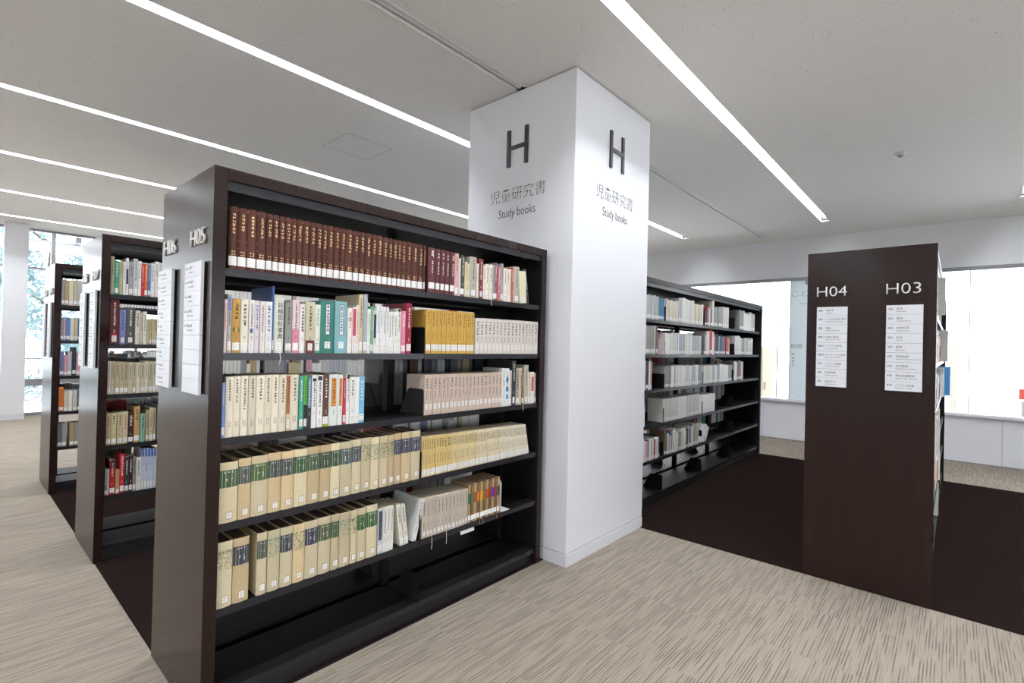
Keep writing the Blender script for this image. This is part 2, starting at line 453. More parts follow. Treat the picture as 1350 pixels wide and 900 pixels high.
# lettering on the frosted pane
t = thing('glass_lettering', 'grey Japanese lettering with small number list on frosted glass pane', 'sign', (XW1 + 0.018, 0, 0), -PI / 2)
b = bmesh.new(); text_into(b, 'こども', 0.03, 2.25, h=0.10, w=0.36, thick=0.001)
q = []; rnd = random.Random(3)
for i in range(8): glyph(q, rnd, 0.16 + i * 0.045, 2.12, 0.03)
quads_into(b, q, lambda u: 0, 0.001)
obj('large_lettering', b, mat('pale_grey_vinyl', 'a3aaae', 0.6), t)
b = bmesh.new(); text_into(b, '808', -0.0 + 0.03, 1.435, h=0.075, thick=0.001)
q = []
for i in range(4): glyph(q, rnd, 0.065, 1.33 - i * 0.06, 0.04)
quads_into(b, q, lambda u: 0, 0.001)
obj('number_list', b, mat('grey_vinyl', '878d92', 0.6), t)

# far glazed wall with its mullions, and the unseen walls, the front one with windows added for daylight
bm = bmesh.new(); box(bm, XW0, XW1 + 0.1, YW1 + 0.0, YW1 + 0.1, 0, 0.05); box(bm, XW0, XW1 + 0.1, YW1, YW1 + 0.1, H_CEIL - 0.03, H_CEIL)
struct(obj('trim_3', bm, GREY_TRIM))
gx = [XW0, -7.8, -6.6, -5.4, -4.2, -3.0, -1.8, -0.6, 0.60, 1.8, 3.0, 4.2, 5.4, 6.6, XW1]
for i, (a, b_) in enumerate(zip(gx[:-1], gx[1:])):
    b = bmesh.new(); box(b, a + 0.02, b_ - 0.02, YW1 + 0.045, YW1 + 0.055, 0.05, H_CEIL - 0.03)
    w = struct(obj(f'window_{n + 1 + i}', b, GLASS))
    b = bmesh.new(); box(b, b_ - 0.025, b_ + 0.025, YW1 + 0.0, YW1 + 0.1, 0.05, H_CEIL - 0.03); obj('mullion', b, ALU, w)
    b = bmesh.new(); box(b, a + 0.025, b_ - 0.025, YW1 + 0.01, YW1 + 0.09, 2.47, 2.51); box(b, a + 0.025, b_ - 0.025, YW1 + 0.01, YW1 + 0.09, 0.5, 0.62); obj('transom', b, ALU, w)
bm = bmesh.new(); box(bm, XW0 - 0.1, XW0, YW0, YW1, 0, H_CEIL); struct(obj('wall_left', bm, WHITE))
bm = bmesh.new()
box(bm, XW0, XW1, YW0 - 0.1, YW0, 0, 0.9); box(bm, XW0, XW1, YW0 - 0.1, YW0, 2.2, H_CEIL)
for k in range(6): box(bm, XW0 + k * 3.38, XW0 + k * 3.38 + 0.3, YW0 - 0.1, YW0, 0.9, 2.2)
struct(obj('wall_front', bm, WHITE))
for k in range(5):  # made-up windows behind the camera, added to brighten book fronts and ceiling
    b = bmesh.new(); box(b, XW0 + k * 3.38 + 0.3, XW0 + (k + 1) * 3.38, YW0 - 0.055, YW0 - 0.045, 0.9, 2.2)
    w = struct(obj(f'window_{n + 20 + k}', b, GLASS))
    b = bmesh.new(); box(b, XW0 + k * 3.38 + 1.825, XW0 + k * 3.38 + 1.875, YW0 - 0.08, YW0 - 0.02, 0.9, 2.2); obj('mullion', b, ALU, w)
bm = bmesh.new(); box(bm, -0.02, 0.26, 9.30, 9.58, 0.08, H_CEIL)
o = struct(obj('wall_pier', bm, PILLAR_M, bevel=0.006))
bm = bmesh.new(); box(bm, -0.024, 0.264, 9.296, 9.584, 0, 0.078); obj('pier_base', bm, PANEL_W, o)

# the white column with its sign
PX0, PX1, PY0, PY1 = 1.979, 2.994, -0.166, 0.800
bm = bmesh.new(); box(bm, PX0, PX1, PY0, PY1, 0.082, H_CEIL - 0.008)
pil = struct(obj('wall_column', bm, PILLAR_M, bevel=0.004))
bm = bmesh.new(); box(bm, PX0 - 0.002, PX1 + 0.002, PY0 - 0.002, PY1 + 0.002, 0.0, 0.078); obj('column_base', bm, PANEL_W, pil, bevel=0.002)
bm = bmesh.new(); box(bm, PX0 + 0.012, PX1 - 0.012, PY0 + 0.012, PY1 - 0.012, H_CEIL - 0.008, H_CEIL); box(bm, PX0 + 0.006, PX1 - 0.006, PY0 + 0.006, PY1 - 0.006, 0.078, 0.082); obj('shadow_gap', bm, GREY_TRIM, pil)
def column_sign(label, loc, rz):
    t = thing('column_sign', label, 'sign', loc, rz, 'H lettering on the white column')
    b = bmesh.new()
    for x in (-0.095, 0.067): box(b, x, x + 0.028, -0.012, 0, 2.628, 2.885)
    box(b, -0.067, 0.067, -0.012, 0, 2.745, 2.770)
    obj('letter', b, BLACK_LETTER, t)
    b = bmesh.new(); text_into(b, '児童研究書', 0, 2.392, h=0.092, w=0.50, align='CENTER', thick=0.001, offset=-0.016)
    obj('japanese_text', b, INK_SIGN, t)
    b = bmesh.new(); text_into(b, 'Study books', 0, 2.262, h=0.078, w=0.335, align='CENTER', thick=0.001, offset=-0.006)
    obj('english_text', b, INK_SIGN, t)
column_sign('black letter H and Study books lettering on column face above bookcase', (PX0, 0.313, 0), -PI / 2)
column_sign('black letter H and Study books lettering on right column face', (2.487, PY0, 0), 0)

# ------------------------------------------------------------------ outside
bm = bmesh.new(); box(bm, -60, 90, -60, 90, -0.4, -0.15); g = struct(obj('ground_terrace', bm, CONCRETE))
t = thing('canopy_louvre', 'pale slatted canopy outside the far glass wall', 'canopy', (0, YW1 + 0.2, 2.9))
b = bmesh.new()
for i in range(5): box(b, -9, 8, 0.1 + i * 0.3, 0.22 + i * 0.3, 0.08, 0.12)
obj('slats', b, PANEL_W, t)
for x in (-8.9, -4.5, 0.9, 4.0, 7.8):
    b = bmesh.new(); box(b, x, x + 0.08, -0.1, 1.6, 0.12, 0.22); obj('beam', b, PANEL_W, t)
for x in (-8.9, 7.8):
    b = bmesh.new(); box(b, x, x + 0.08, 1.5, 1.58, -3.05, 0.12); obj('post', b, PANEL_W, t)
def leaf_mat(name, col):
    m = bpy.data.materials.new(name); m.use_nodes = True
    nt = m.node_tree; nt.nodes.clear()
    d = nt.nodes.new('ShaderNodeBsdfDiffuse'); tr = nt.nodes.new('ShaderNodeBsdfTranslucent'); x = nt.nodes.new('ShaderNodeMixShader'); o = nt.nodes.new('ShaderNodeOutputMaterial')
    nz = nt.nodes.new('ShaderNodeTexNoise'); nz.inputs['Scale'].default_value = 1.7
    cr = nt.nodes.new('ShaderNodeValToRGB'); c = srgb(col)
    cr.color_ramp.elements[0].color = tuple(v * 0.55 for v in c[:3]) + (1,); cr.color_ramp.elements[1].color = tuple(min(1, v * 1.5) for v in c[:3]) + (1,)
    nt.links.new(nz.outputs['Fac'], cr.inputs[0])
    for s in (d, tr): nt.links.new(cr.outputs[0], s.inputs[0])
    x.inputs[0].default_value = 0.35
    nt.links.new(d.outputs[0], x.inputs[1]); nt.links.new(tr.outputs[0], x.inputs[2]); nt.links.new(x.outputs[0], o.inputs[0])
    return m
LEAF = [leaf_mat('leaf_blue_green', '90a9b6'), leaf_mat('leaf_green', '96adb2')]
BARK = mat('bark', '6b6258', 0.9)
def leaves(bm, rnd, centers, n, size):
    for i in range(n):
        c, r = rnd.choice(centers)
        d = Vector((rnd.gauss(0, 1), rnd.gauss(0, 1), rnd.gauss(0, 1))).normalized() * (r * rnd.random() ** 0.4)
        p = Vector(c) + d
        a = Vector((rnd.gauss(0, 1), rnd.gauss(0, 1), rnd.gauss(0, 0.6))).normalized(); b = a.orthogonal().normalized()
        s = size * rnd.uniform(0.6, 1.3)
        bm.faces.new([bm.verts.new(p + v) for v in (-a * s, b * s * 0.45, a * s, -b * s * 0.45)])
def tree(x, y, h, label, seed):
    rnd = random.Random(seed)
    t = thing('tree', label, 'tree', (x, y, -0.15), 0, 'trees beyond the far glass wall')
    b = bmesh.new(); tube(b, [(0, 0, 0), (0.05, 0, h * 0.3), (-0.04, 0.05, h * 0.6), (0.02, 0, h * 0.85)], [0.13, 0.1, 0.07, 0.03], 8)
    for k in range(7):
        z = h * (0.3 + 0.08 * k); a = rnd.uniform(0, 6.28); L = rnd.uniform(0.7, 1.4)
        tube(b, [(0, 0, z), (math.cos(a) * L * 0.5, math.sin(a) * L * 0.5, z + 0.3), (math.cos(a) * L, math.sin(a) * L, z + 0.4)], [0.05, 0.03, 0.012], 6)
    obj('trunk', b, BARK, t)
    cs = [((rnd.uniform(-1.15, 1.15), rnd.uniform(-0.8, 0.8), h * rnd.uniform(0.2, 0.95)), rnd.uniform(0.45, 0.75)) for k in range(18)]
    b = bmesh.new(); leaves(b, rnd, cs, 5200, 0.085); obj('crown', b, LEAF[seed % 2], t, normals=False)
for i, (x, y, h, lab) in enumerate(((-6.6, 15.6, 5.0, 'leafy tree furthest left beyond the far glass wall'), (-2.6, 15.0, 5.6, 'leafy tree beyond far glass wall left of the white pier'),
                                    (1.2, 15.4, 5.4, 'leafy tree beyond the glass just right of the white pier'), (5.2, 15.2, 5.3, 'leafy tree hidden behind the furthest bookcase'))):
    tree(x, y, h, lab, 11 + i)
t = thing('garden_hedge', 'low clipped hedge along the terrace beyond the far glass wall', 'hedge', (0, 13.2, -0.15))
b = bmesh.new(); rnd = random.Random(5); leaves(b, rnd, [((-8 + k * 0.35, 0, 0.45), 0.42) for k in range(48)], 5200, 0.07); obj('foliage', b, LEAF[1], t, normals=False)
b = bmesh.new()
for k in range(24): tube(b, [(-7.9 + k * 0.68, 0, 0), (-7.85 + k * 0.68, 0.03, 0.5)], 0.02, 5)
obj('stems', b, BARK, t)
t = thing('garden_railing', 'thin metal railing in front of the garden trees', 'railing', (0, 12.4, -0.15))
b = bmesh.new(); box(b, -8, 8, -0.02, 0.02, 1.0, 1.03); box(b, -8, 8, -0.015, 0.015, 0.2, 0.22); obj('rail', b, ALU, t)
b = bmesh.new()
for k in range(107): box(b, -8 + k * 0.15, -7.985 + k * 0.15, -0.008, 0.008, 0, 1.0)
obj('balusters', b, ALU, t)
# blurred furniture seen through the right-hand glass
t = thing('cream_cabinet', 'pale yellow cabinet seen through glass left of the frosted pane', 'cabinet', (9.9, 0.77, -0.15))
CREAM = mat('cream_board', 'd3c8b0', 0.6)
b = bmesh.new(); box(b, -0.2, 0.2, -0.2, 0.2, 0.08, 1.62); obj('body', b, CREAM, t, bevel=0.01)
for s in (-1, 1):
    b = bmesh.new(); box(b, -0.222, -0.202, min(s * 0.01, s * 0.19), max(s * 0.01, s * 0.19), 0.1, 1.6)
    d = obj('door', b, CREAM, t, bevel=0.004)
    b = bmesh.new(); box(b, -0.25, -0.222, s * 0.05 - 0.01, s * 0.05 + 0.01, 0.8, 0.95); obj('handle', b, GREY_TRIM, d)
b = bmesh.new(); box(b, -0.18, 0.18, -0.19, 0.19, 0.0, 0.08); obj('plinth', b, GREY_TRIM, t)
t = thing('display_post', 'beige upright post outside window right of the H03 bookcase', 'post', (9.3, -1.96, -0.15))
b = bmesh.new(); box(b, -0.05, 0.05, -0.05, 0.05, 0.02, 1.74); obj('shaft', b, mat('beige_post', 'cfc9ba', 0.6), t, bevel=0.012)
b = bmesh.new(); box(b, -0.12, 0.12, -0.12, 0.12, 0, 0.02); obj('foot', b, GREY_TRIM, t)
t = thing('extinguisher_stand', 'small red stand outside window at right picture edge', 'stand', (9.6, -2.715, -0.15))
b = bmesh.new(); tube(b, [(0, 0, 0.0), (0, 0, 0.9)], 0.025, 10); obj('pole', b, GREY_TRIM, t)
b = bmesh.new(); box(b, -0.02, 0.02, -0.05, 0.05, 0.93, 1.08); obj('board', b, mat('red_board', 'c0443c', 0.5), t, bevel=0.006)
b = bmesh.new(); bmesh.ops.create_cone(b, cap_ends=True, segments=20, radius1=0.14, radius2=0.12, depth=0.02, matrix=Matrix.Translation((0, 0, 0.01))); obj('foot', b, GREY_TRIM, t)

# ------------------------------------------------------------------ bookcases
SHELF_Z = [1.64, 1.332, 1.022, 0.71, 0.402, 0.098]
PW = 0.045
def shelf_mesh(w):
    b = bmesh.new()      # front at y = 0, folded lip, rear upstand
    prism(b, [(0, 0), (0, -0.028), (0.004, -0.028), (0.004, -0.006), (0.266, -0.006), (0.266, -0.02), (0.27, -0.02), (0.27, 0)], 'x', -w / 2, w / 2)
    for f in b.faces:
        f.material_index = 1 if all(abs(v.co.y) < 1e-6 for v in f.verts) else 0
    return mesh_of('shelf', b, [STEEL, STEEL_EDGE])
def plate_mesh():
    b = bmesh.new(); prism(b, [(0.002, 0.0), (0.002, 0.125), (0.008, 0.132), (0.11, 0.132), (0.125, 0.12), (0.19, 0.0)], 'x', -0.0005, 0.0005)
    return mesh_of('shelf_end_plate', b, [STEEL])
PLATE = plate_mesh()
def make_bookcase(x0, y0, L, D, bays, label, numbers):
    """front faces -y; the end panel at x0 carries the numbers (left, right)"""
    t = thing('bookcase', label, 'bookcase', (x0, y0, 0), 0, 'dark wooden library bookcases')
    for xx in (0, L - PW):
        b = bmesh.new(); box(b, xx, xx + PW, 0, D, 0.004, H_CASE - 0.0); obj('end_panel', b, WOOD, t, bevel=0.002)
    b = bmesh.new(); box(b, PW, L - PW, 0, D, 1.956, H_CASE); obj('top_panel', b, WOOD, t, bevel=0.002)
    b = bmesh.new()
    for s in (0, 1):
        ya, yb = (0.012, 0.02) if s == 0 else (D - 0.02, D - 0.012)
        box(b, PW, L - PW, ya, yb, 1.922, 1.956)
    obj('canopy', b, STEEL_EDGE, t)
    b = bmesh.new(); box(b, PW, L - PW, 0.02, D - 0.02, 1.95, 1.956); obj('canopy_underside', b, STEEL, t)
    for xx in (PW, L - PW - 0.001):
        b = bmesh.new(); box(b, xx, xx + 0.001, 0.006, D - 0.006, 0.062, 1.955); obj('side_liner', b, STEEL, t)
    b = bmesh.new(); box(b, PW, L - PW, 0.035, D - 0.035, 0.004, 0.062); obj('plinth', b, mat('plinth_black', '141416', 0.5), t)
    inner = L - 2 * PW
    widths = [f * inner for f in bays]
    xx = PW
    edges = [xx]
    for w in widths:
        xx += w; edges.append(xx)
    for e in edges:
        e2 = min(max(e, PW + 0.022), L - PW - 0.022)
        b = bmesh.new(); box(b, e2 - 0.02, e2 + 0.02, D / 2 - 0.02, D / 2 + 0.02, 0.062, 1.95); obj('upright', b, STEEL, t)
    for w, e in zip(widths, edges):
        sm = shelf_mesh(w - 0.004)
        for side in (0, 1):
            for z in SHELF_Z:
                s = obj('shelf', sm, None, t, (e + w / 2, 0.013 if side == 0 else D - 0.013, z))
                if side: s.rotation_euler.z = PI
                for k in (-1, 1):
                    obj('shelf_end_plate', PLATE, None, s, (k * (w / 2 - 0.0018), 0, 0))
    # raised silver numbers on the end panel
    for body, yc in zip(numbers, (D * 0.79, D * 0.235)):
        b = bmesh.new(); text_into(b, body, 0, 0, h=0.060, w=0.155, align='CENTER', thick=0.008, offset=-0.012)
        o = obj('number_lettering', b, SILVER, t, (0, yc, 1.729)); o.rotation_euler.z = -PI / 2
    return t
A = make_bookcase(0.0, 0.0, 1.931, 0.62, [0.5, 0.5], 'nearest dark wooden double-sided bookcase marked H06 and H05, left of the column', ('H06', 'H05'))
make_bookcase(0.0, 1.906, 3.79, 0.62, [0.25] * 4, 'second dark bookcase from the left glass wall, directly behind the nearest one', ('H08', 'H07'))
make_bookcase(0.0, 3.856, 3.79, 0.62, [0.25] * 4, 'furthest left dark bookcase, nearest to the far glass wall', ('H10', 'H09'))
make_bookcase(3.03, 0.0, 3.72, 0.62, [0.184, 0.259, 0.267, 0.29], 'dark bookcase of white books behind the white column', ())
make_bookcase(2.962, -1.895, 3.74, 0.623, [0.25] * 4, 'dark brown bookcase at right whose end panel reads H04 and H03', ('H04', 'H03'))

# classification cards on the end panels
C_H04 = [('380', '風俗学', 'Folklore'), ('384', 'こどもの生活 遊び', "Children's life and play"), ('388', '昔話', 'Legend Folk tales'), ('388.1', '日本の昔話', 'Japanese folk tales'), ('388.2', 'アジアの昔話', 'Asian folk tales'),
         ('388.3', 'ヨーロッパの昔話', 'European folk tales'), ('777', 'こどもの読書', "Children's reading"), ('390', '児童図書', "Children's books"), ('393', '児童文化', 'Child culture')]
C_H03 = [('100', '哲学', 'Philosophy'), ('203', '歴史', 'General history'), ('330', '社会科学', 'Social sciences'), ('360', '社会', 'Society'), ('370', '教育', 'Education'), ('375', '学習指導', 'Methods of instruction and study'),
         ('376', '幼児教育', 'Elementary education'), ('378', '特別支援教育', 'Special needs education'), ('019', 'こどもの読書', "Children's reading")]
def make_card(x, y, label, rows=None, marks=9, w=0.168):
    t = thing('classification_card', label, 'sign', (x, y, 1.178), -PI / 2, 'white classification cards')
    h = 0.486; b = bmesh.new(); box(b, -w / 2 + 0.006, w / 2 - 0.006, -0.006, 0, 0.006, h - 0.006); obj('backing', b, STEEL, t)
    b = bmesh.new()
    for i in range(9):
        box(b, -w / 2, w / 2, -0.016, -0.006, i * h / 9 + 0.0006, (i + 1) * h / 9 - 0.0006)
    obj('card_strips', b, CARD, t)
    b = bmesh.new(); rnd = random.Random(int(abs(x * 91 + y * 37) * 10))
    for i in range(9):
        zt = h - (i + 1) * h / 9
        if rows:
            nm, jp, en = rows[i]
            text_into(b, nm, -w / 2 + 0.008, zt + 0.026, h=0.0115, thick=0, y=-0.0164, offset=0.012, w_max=0.036)
            text_into(b, jp, -w / 2 + 0.047, zt + 0.026, h=0.0135, thick=0, y=-0.0164, w_max=0.105)
            text_into(b, en, -w / 2 + 0.047, zt + 0.012, h=0.0075 if not set('gpqy') & set(en) else 0.0095, thick=0, y=-0.0164, w_max=0.112)
        elif i < marks:
            q = []
            for k in range(3): glyph(q, rnd, -w / 2 + 0.014 + k * 0.009, zt + 0.03, 0.009)
            m = rnd.randint(2, 5)
            for k in range(m): glyph(q, rnd, -w / 2 + 0.052 + k * 0.014, zt + 0.028, 0.0125)
            for k in range(m * 2 + 3): glyph(q, rnd, -w / 2 + 0.050 + k * 0.006, zt + 0.014, 0.006)
            quads_into(b, q, lambda u: -0.0164, 0)
    obj('printed_text', b, INK_SIGN, t, normals=False)
    return t
make_card(0, 0.506, 'white classification card under the raised H06 number', None, 9, 0.19)
make_card(0, 0.152, 'white classification card under the raised H05 number, lower half blank', None, 5, 0.185)
make_card(0, 1.906 + 0.490, 'white card on second bookcase end panel, left one of two', None, 9)
make_card(0, 1.906 + 0.146, 'white card on second bookcase end panel, right one of two', None, 9)
make_card(0, 3.856 + 0.490, 'white card on furthest bookcase end panel, left one of two', None, 9)
make_card(0, 3.856 + 0.146, 'white card on furthest bookcase end panel, right one of two', None, 9)
make_card(2.962, -1.408, 'white classification card below H04 with nine printed rows', C_H04, w=0.158)
make_card(2.962, -1.756, 'white classification card below H03 with nine printed rows', C_H03, w=0.164)

# ------------------------------------------------------------------ books
ORD = ['', 'first', 'second', 'third', 'fourth', 'fifth', 'sixth', 'seventh', 'eighth', 'ninth', 'tenth', '11th', '12th', '13th', '14th', '15th', '16th', '17th', '18th', '19th', '20th', '21st', '22nd', '23rd', '24th', '25th', '26th', '27th', '28th', '29th', '30th',
       '31st', '32nd', '33rd', '34th', '35th', '36th', '37th', '38th', '39th', '40th', '41st', '42nd', '43rd', '44th', '45th', '46th', '47th', '48th', '49th', '50th']
def mix(h1, k):
    return ''.join('%02x' % max(0, min(255, int(int(h1[i:i + 2], 16) * k))) for i in (0, 2, 4))

def build_book(name, label, cat, group, x, y, z, w, h, d, style, col, ink, opts, lean, seed, soft=False):
    rnd = random.Random(seed)
    hard = not soft
    bulge = (min(0.008, 0.3 * w) if style in 'GM' else min(0.006, 0.16 * w)) if hard else 0.0012
    yf = lambda u: bulge * (2 * u / w) ** 2
    t = 0.0028 if hard else 0.0009
    t = min(t, w * 0.2)
    r = bulge
    n = 6 if hard else 2
    prof = [(-w / 2, d)] + [(-w / 2 + w * i / n, yf(-w / 2 + w * i / n)) for i in range(n + 1)] + [(w / 2, d), (w / 2 - t, d), (w / 2 - t, r + t), (-w / 2 + t, r + t), (-w / 2 + t, d)]
    b = bmesh.new(); prism(b, prof, 'z', 0, h)
    m = book_mat(col)
    o = obj(name, b, m)
    o.location = (x, y, z + abs(math.sin(lean)) * w / 2 + (0.0 if abs(lean) < 0.01 else 0.0008))
    o.rotation_euler = (0, lean, 0)
    tag(o, label, cat, group)
    pi = 0.003 if hard else 0.0004
    b = bmesh.new(); box(b, -w / 2 + t, w / 2 - t, r + t, d - pi, pi, h - pi); obj('page_block', b, PAPER if style != 'S' else book_mat('5a4c3a'), o)
    # title lettering
    q = []; yo = 0.0005
    mi_ink = INK.get(ink) if ink not in ('0', '', None) else None
    b2 = None
    def vert_text(z0, z1, s, u=0.0):
        zz = z1 - s
        while zz > z0:
            glyph(q, rnd, u, zz, s); zz -= s * 1.12
    bands = []     # (z0, z1, hexcol or material, inset)
    lab = None     # (z0, z1, width share)
    if style == 'G':
        mi_ink = INK['y']
        for fz in (0.948, 0.955, 0.462, 0.332): q.append((-w * 0.46, w * 0.46, fz * h, fz * h + 0.0028))
        vert_text(0.56 * h + rnd.uniform(-.03, .05) * h, 0.90 * h, min(0.012, w * 0.56))
        for k in range(2): glyph(q, rnd, -0.15 * w + k * 0.3 * w, 0.265 * h, w * 0.24); glyph(q, rnd, -0.15 * w + k * 0.3 * w, 0.222 * h, w * 0.24)
        lab = (0.055, 0.205, 0.92)
    elif style == 'M':
        mi_ink = INK['w']; vert_text(0.42 * h, 0.72 * h, min(0.010, w * 0.45)); q.append((-w * 0.4, w * 0.4, 0.78 * h, 0.785 * h)); glyph(q, rnd, 0, 0.86 * h, w * 0.4); glyph(q, rnd, 0, 0.79 * h, w * 0.4)
        lab = (0.09, 0.23, 0.85)
    elif style == 'Y':
        mi_ink = INK['n']; vert_text(0.62 * h, 0.95 * h, w * 0.44); vert_text(0.3 * h, 0.5 * h, w * 0.22); q.append((-w * .5, w * .5, .245 * h, .249 * h)); lab = (0.07, 0.21, 0.9)
    elif style == 'V':
        mi_ink = INK['k']; vert_text(0.5 * h, 0.92 * h, w * 0.46); vert_text(0.3 * h, 0.48 * h, w * 0.3); lab = (0.12, 0.26, 0.5)
    elif style == 'N':
        mi_ink = INK['k']; vert_text(0.62 * h, 0.92 * h, w * 0.42); vert_text(0.36 * h, 0.6 * h, w * 0.3); lab = (0.14, 0.27, 0.6)
    elif style == 'C':
        mi_ink = INK['k']; vert_text(rnd.uniform(0.42, 0.62) * h, 0.95 * h, min(0.012, w * 0.36))
        for u in (-0.12 * w, 0.14 * w): vert_text(0.15 * h, 0.26 * h, w * 0.16, u)
        q.append((-w * .5, w * .5, .975 * h, .98 * h))
    elif style == 'L':
        mi_ink = INK['k']; vert_text(0.66 * h, 0.93 * h, w * 0.62); vert_text(0.3 * h, 0.55 * h, w * 0.36); lab = (0.03, 0.19, 0.9)
    elif style == 'R':
        mi_ink = INK['k']; vert_text(0.52 * h, 0.93 * h, w * 0.36); vert_text(0.2 * h, 0.4 * h, w * 0.26); lab = (0.06, 0.16, 0.6)
    elif style == 'K':
        mi_ink = INK['y']; bands.append((0.50, 0.76, ink, 1.0)); bands.append((0.06, 0.19, None, 0.98)); vert_text(0.78 * h, 0.96 * h, w * 0.3)
        q.append((-w * .48, w * .48, .47 * h, .478 * h)); q.append((-w * .48, w * .48, .78 * h, .788 * h))
    elif style == 'S':
        if ink == 'm':
            mi_ink = INK['g'] if seed % 2 else book_mat('4f5a3e')
            for k in range(150):
                zz = h * (0.86 - 0.30 * rnd.random() ** 1.4); u = rnd.uniform(-0.46, 0.46) * w; s = rnd.uniform(0.0012, 0.0032)
                q.append((u, u + s, zz, zz + s * rnd.uniform(0.6, 1.6)))
            q.append((-w * .46, w * .46, .865 * h, .868 * h)); q.append((-w * .46, w * .46, .76 * h, .763 * h))
        else:
            mi_ink = INK['w']; bands.append((0.585, 0.875, ink, 1.0))
            q.append((-w * .49, w * .49, .775 * h, .779 * h)); q.append((-w * .49, w * .49, .79 * h, .7925 * h))
            for k in range(3): glyph(q, rnd, (-0.22 + 0.2 * k) * w, 0.825 * h, w * 0.12)
            for k in range(2):
                for j in range(rnd.choice((1, 2, 4))): glyph(q, rnd, (-0.12 + 0.28 * k) * w, (0.71 - j * 0.022) * h, w * 0.10)
        lab = (0.065, 0.165, min(0.62, 0.018 / w))
    else:
        if ink == '0':
            mi_ink = None
        elif style == 'X':
            bands.append((0.36, 0.93, 'e6e4ea', 0.26)); vert_text(0.40 * h, 0.91 * h, min(0.016, w * 0.2))
            for u in (-0.15 * w, 0.15 * w): q.append((u - 0.0008, u + 0.0008, .35 * h, .94 * h))
            for zz in (.35, .94): q.append((-.15 * w, .15 * w, zz * h, zz * h + .0016))
            lab = (0.09, 0.22, 0.4)
        elif style == 'O':
            bands.append((0.38, 0.93, 'd0702a', 0.55)); bands.append((0.40, 0.91, 'e09a3c', 0.36)); vert_text(0.42 * h, 0.9 * h, w * 0.3); vert_text(0.2 * h, 0.32 * h, w * 0.14)
        elif style == 'T':
            pass
        else:
            vert_text(rnd.uniform(0.35, 0.58) * h, rnd.uniform(0.90, 0.95) * h, min(0.013, w * rnd.uniform(0.34, 0.5)))
            if w > 0.014: vert_text(0.24 * h, 0.32 * h, w * 0.2)
        if rnd.random() < 0.8 and style in 'PT': lab = (0.05, 0.19, 0.84 if w < 0.03 else 0.5)
    for op in (opts or '').split(','):
        p = op.split(':')
        if p[0] in ('patch', 'low'): bands.append((float(p[1]), float(p[2]), p[3], 0.98 if p[0] == 'low' else 0.74))
        if p[0] == 'spot':
            b = bmesh.new(); zc = float(p[1]) * h; rr = min(w * 0.42, 0.014)
            pts = [(rr * rnd.uniform(0.65, 1) * math.cos(a * 0.7854), zc + 1.5 * rr * rnd.uniform(0.65, 1) * math.sin(a * 0.7854)) for a in range(8)]
            b.faces.new([b.verts.new((u, yf(u) - 0.0006, zz)) for u, zz in pts]); obj('cover_picture', b, book_mat(p[2]), o, normals=False)
    for k, (z0, z1, hc, ws) in enumerate(bands):
        b = bmesh.new(); strip_into(b, yf, -w / 2 * ws, w / 2 * ws, z0 * h, z1 * h, 0.0003 + 0.00008 * k)
        obj('title_band' if hc else 'call_number_label', b, book_mat(hc) if hc else LABEL, o, normals=False)
    if style == 'T':
        b = bmesh.new()
        zz = 0.90 * h
        for ch in '妖精百科事典':
            s = 0.021; text_into(b, ch, 0.004, zz - s, h=s, w=s, align='CENTER', thick=0, y=-0.0008); zz -= s * 1.16
        obj('spine_title', b, INK['k'], o, normals=False)
    elif q and mi_ink:
        b = bmesh.new(); quads_into(b, q, yf, 0.0007); obj('spine_title', b, mi_ink, o, normals=False)
    if lab:
        z0, z1, ws = lab
        lw = w * ws / 2; b = bmesh.new(); uo = 0.0
        if style == 'S':
            uo = 0.05 * w
            strip_into(b, lambda u: yf(u + uo), -lw * 1.25, lw * 1.25, (z0 - 0.016) * h, (z1 + 0.016) * h, 0.0004, 1)
        strip_into(b, lambda u: yf(u + uo), -lw, lw, z0 * h, z1 * h, 0.0008)
        q = []
        for k in range(3):
            zz = (z1 - (z1 - z0) * (0.28 + 0.3 * k)) * h
            q.append((-lw * 0.6, lw * rnd.uniform(0.2, 0.6), zz, zz + 0.0022))
        quads_into(b, q, lambda u: yf(u + uo), 0.0011, 2)
        lo = obj('call_number_label', b, [LABEL, mat('label_rim', 'b89c7c', 0.6), mat('label_print', '8d8a88', 0.6)], o, normals=False)
        lo.location.x = uo
    return o

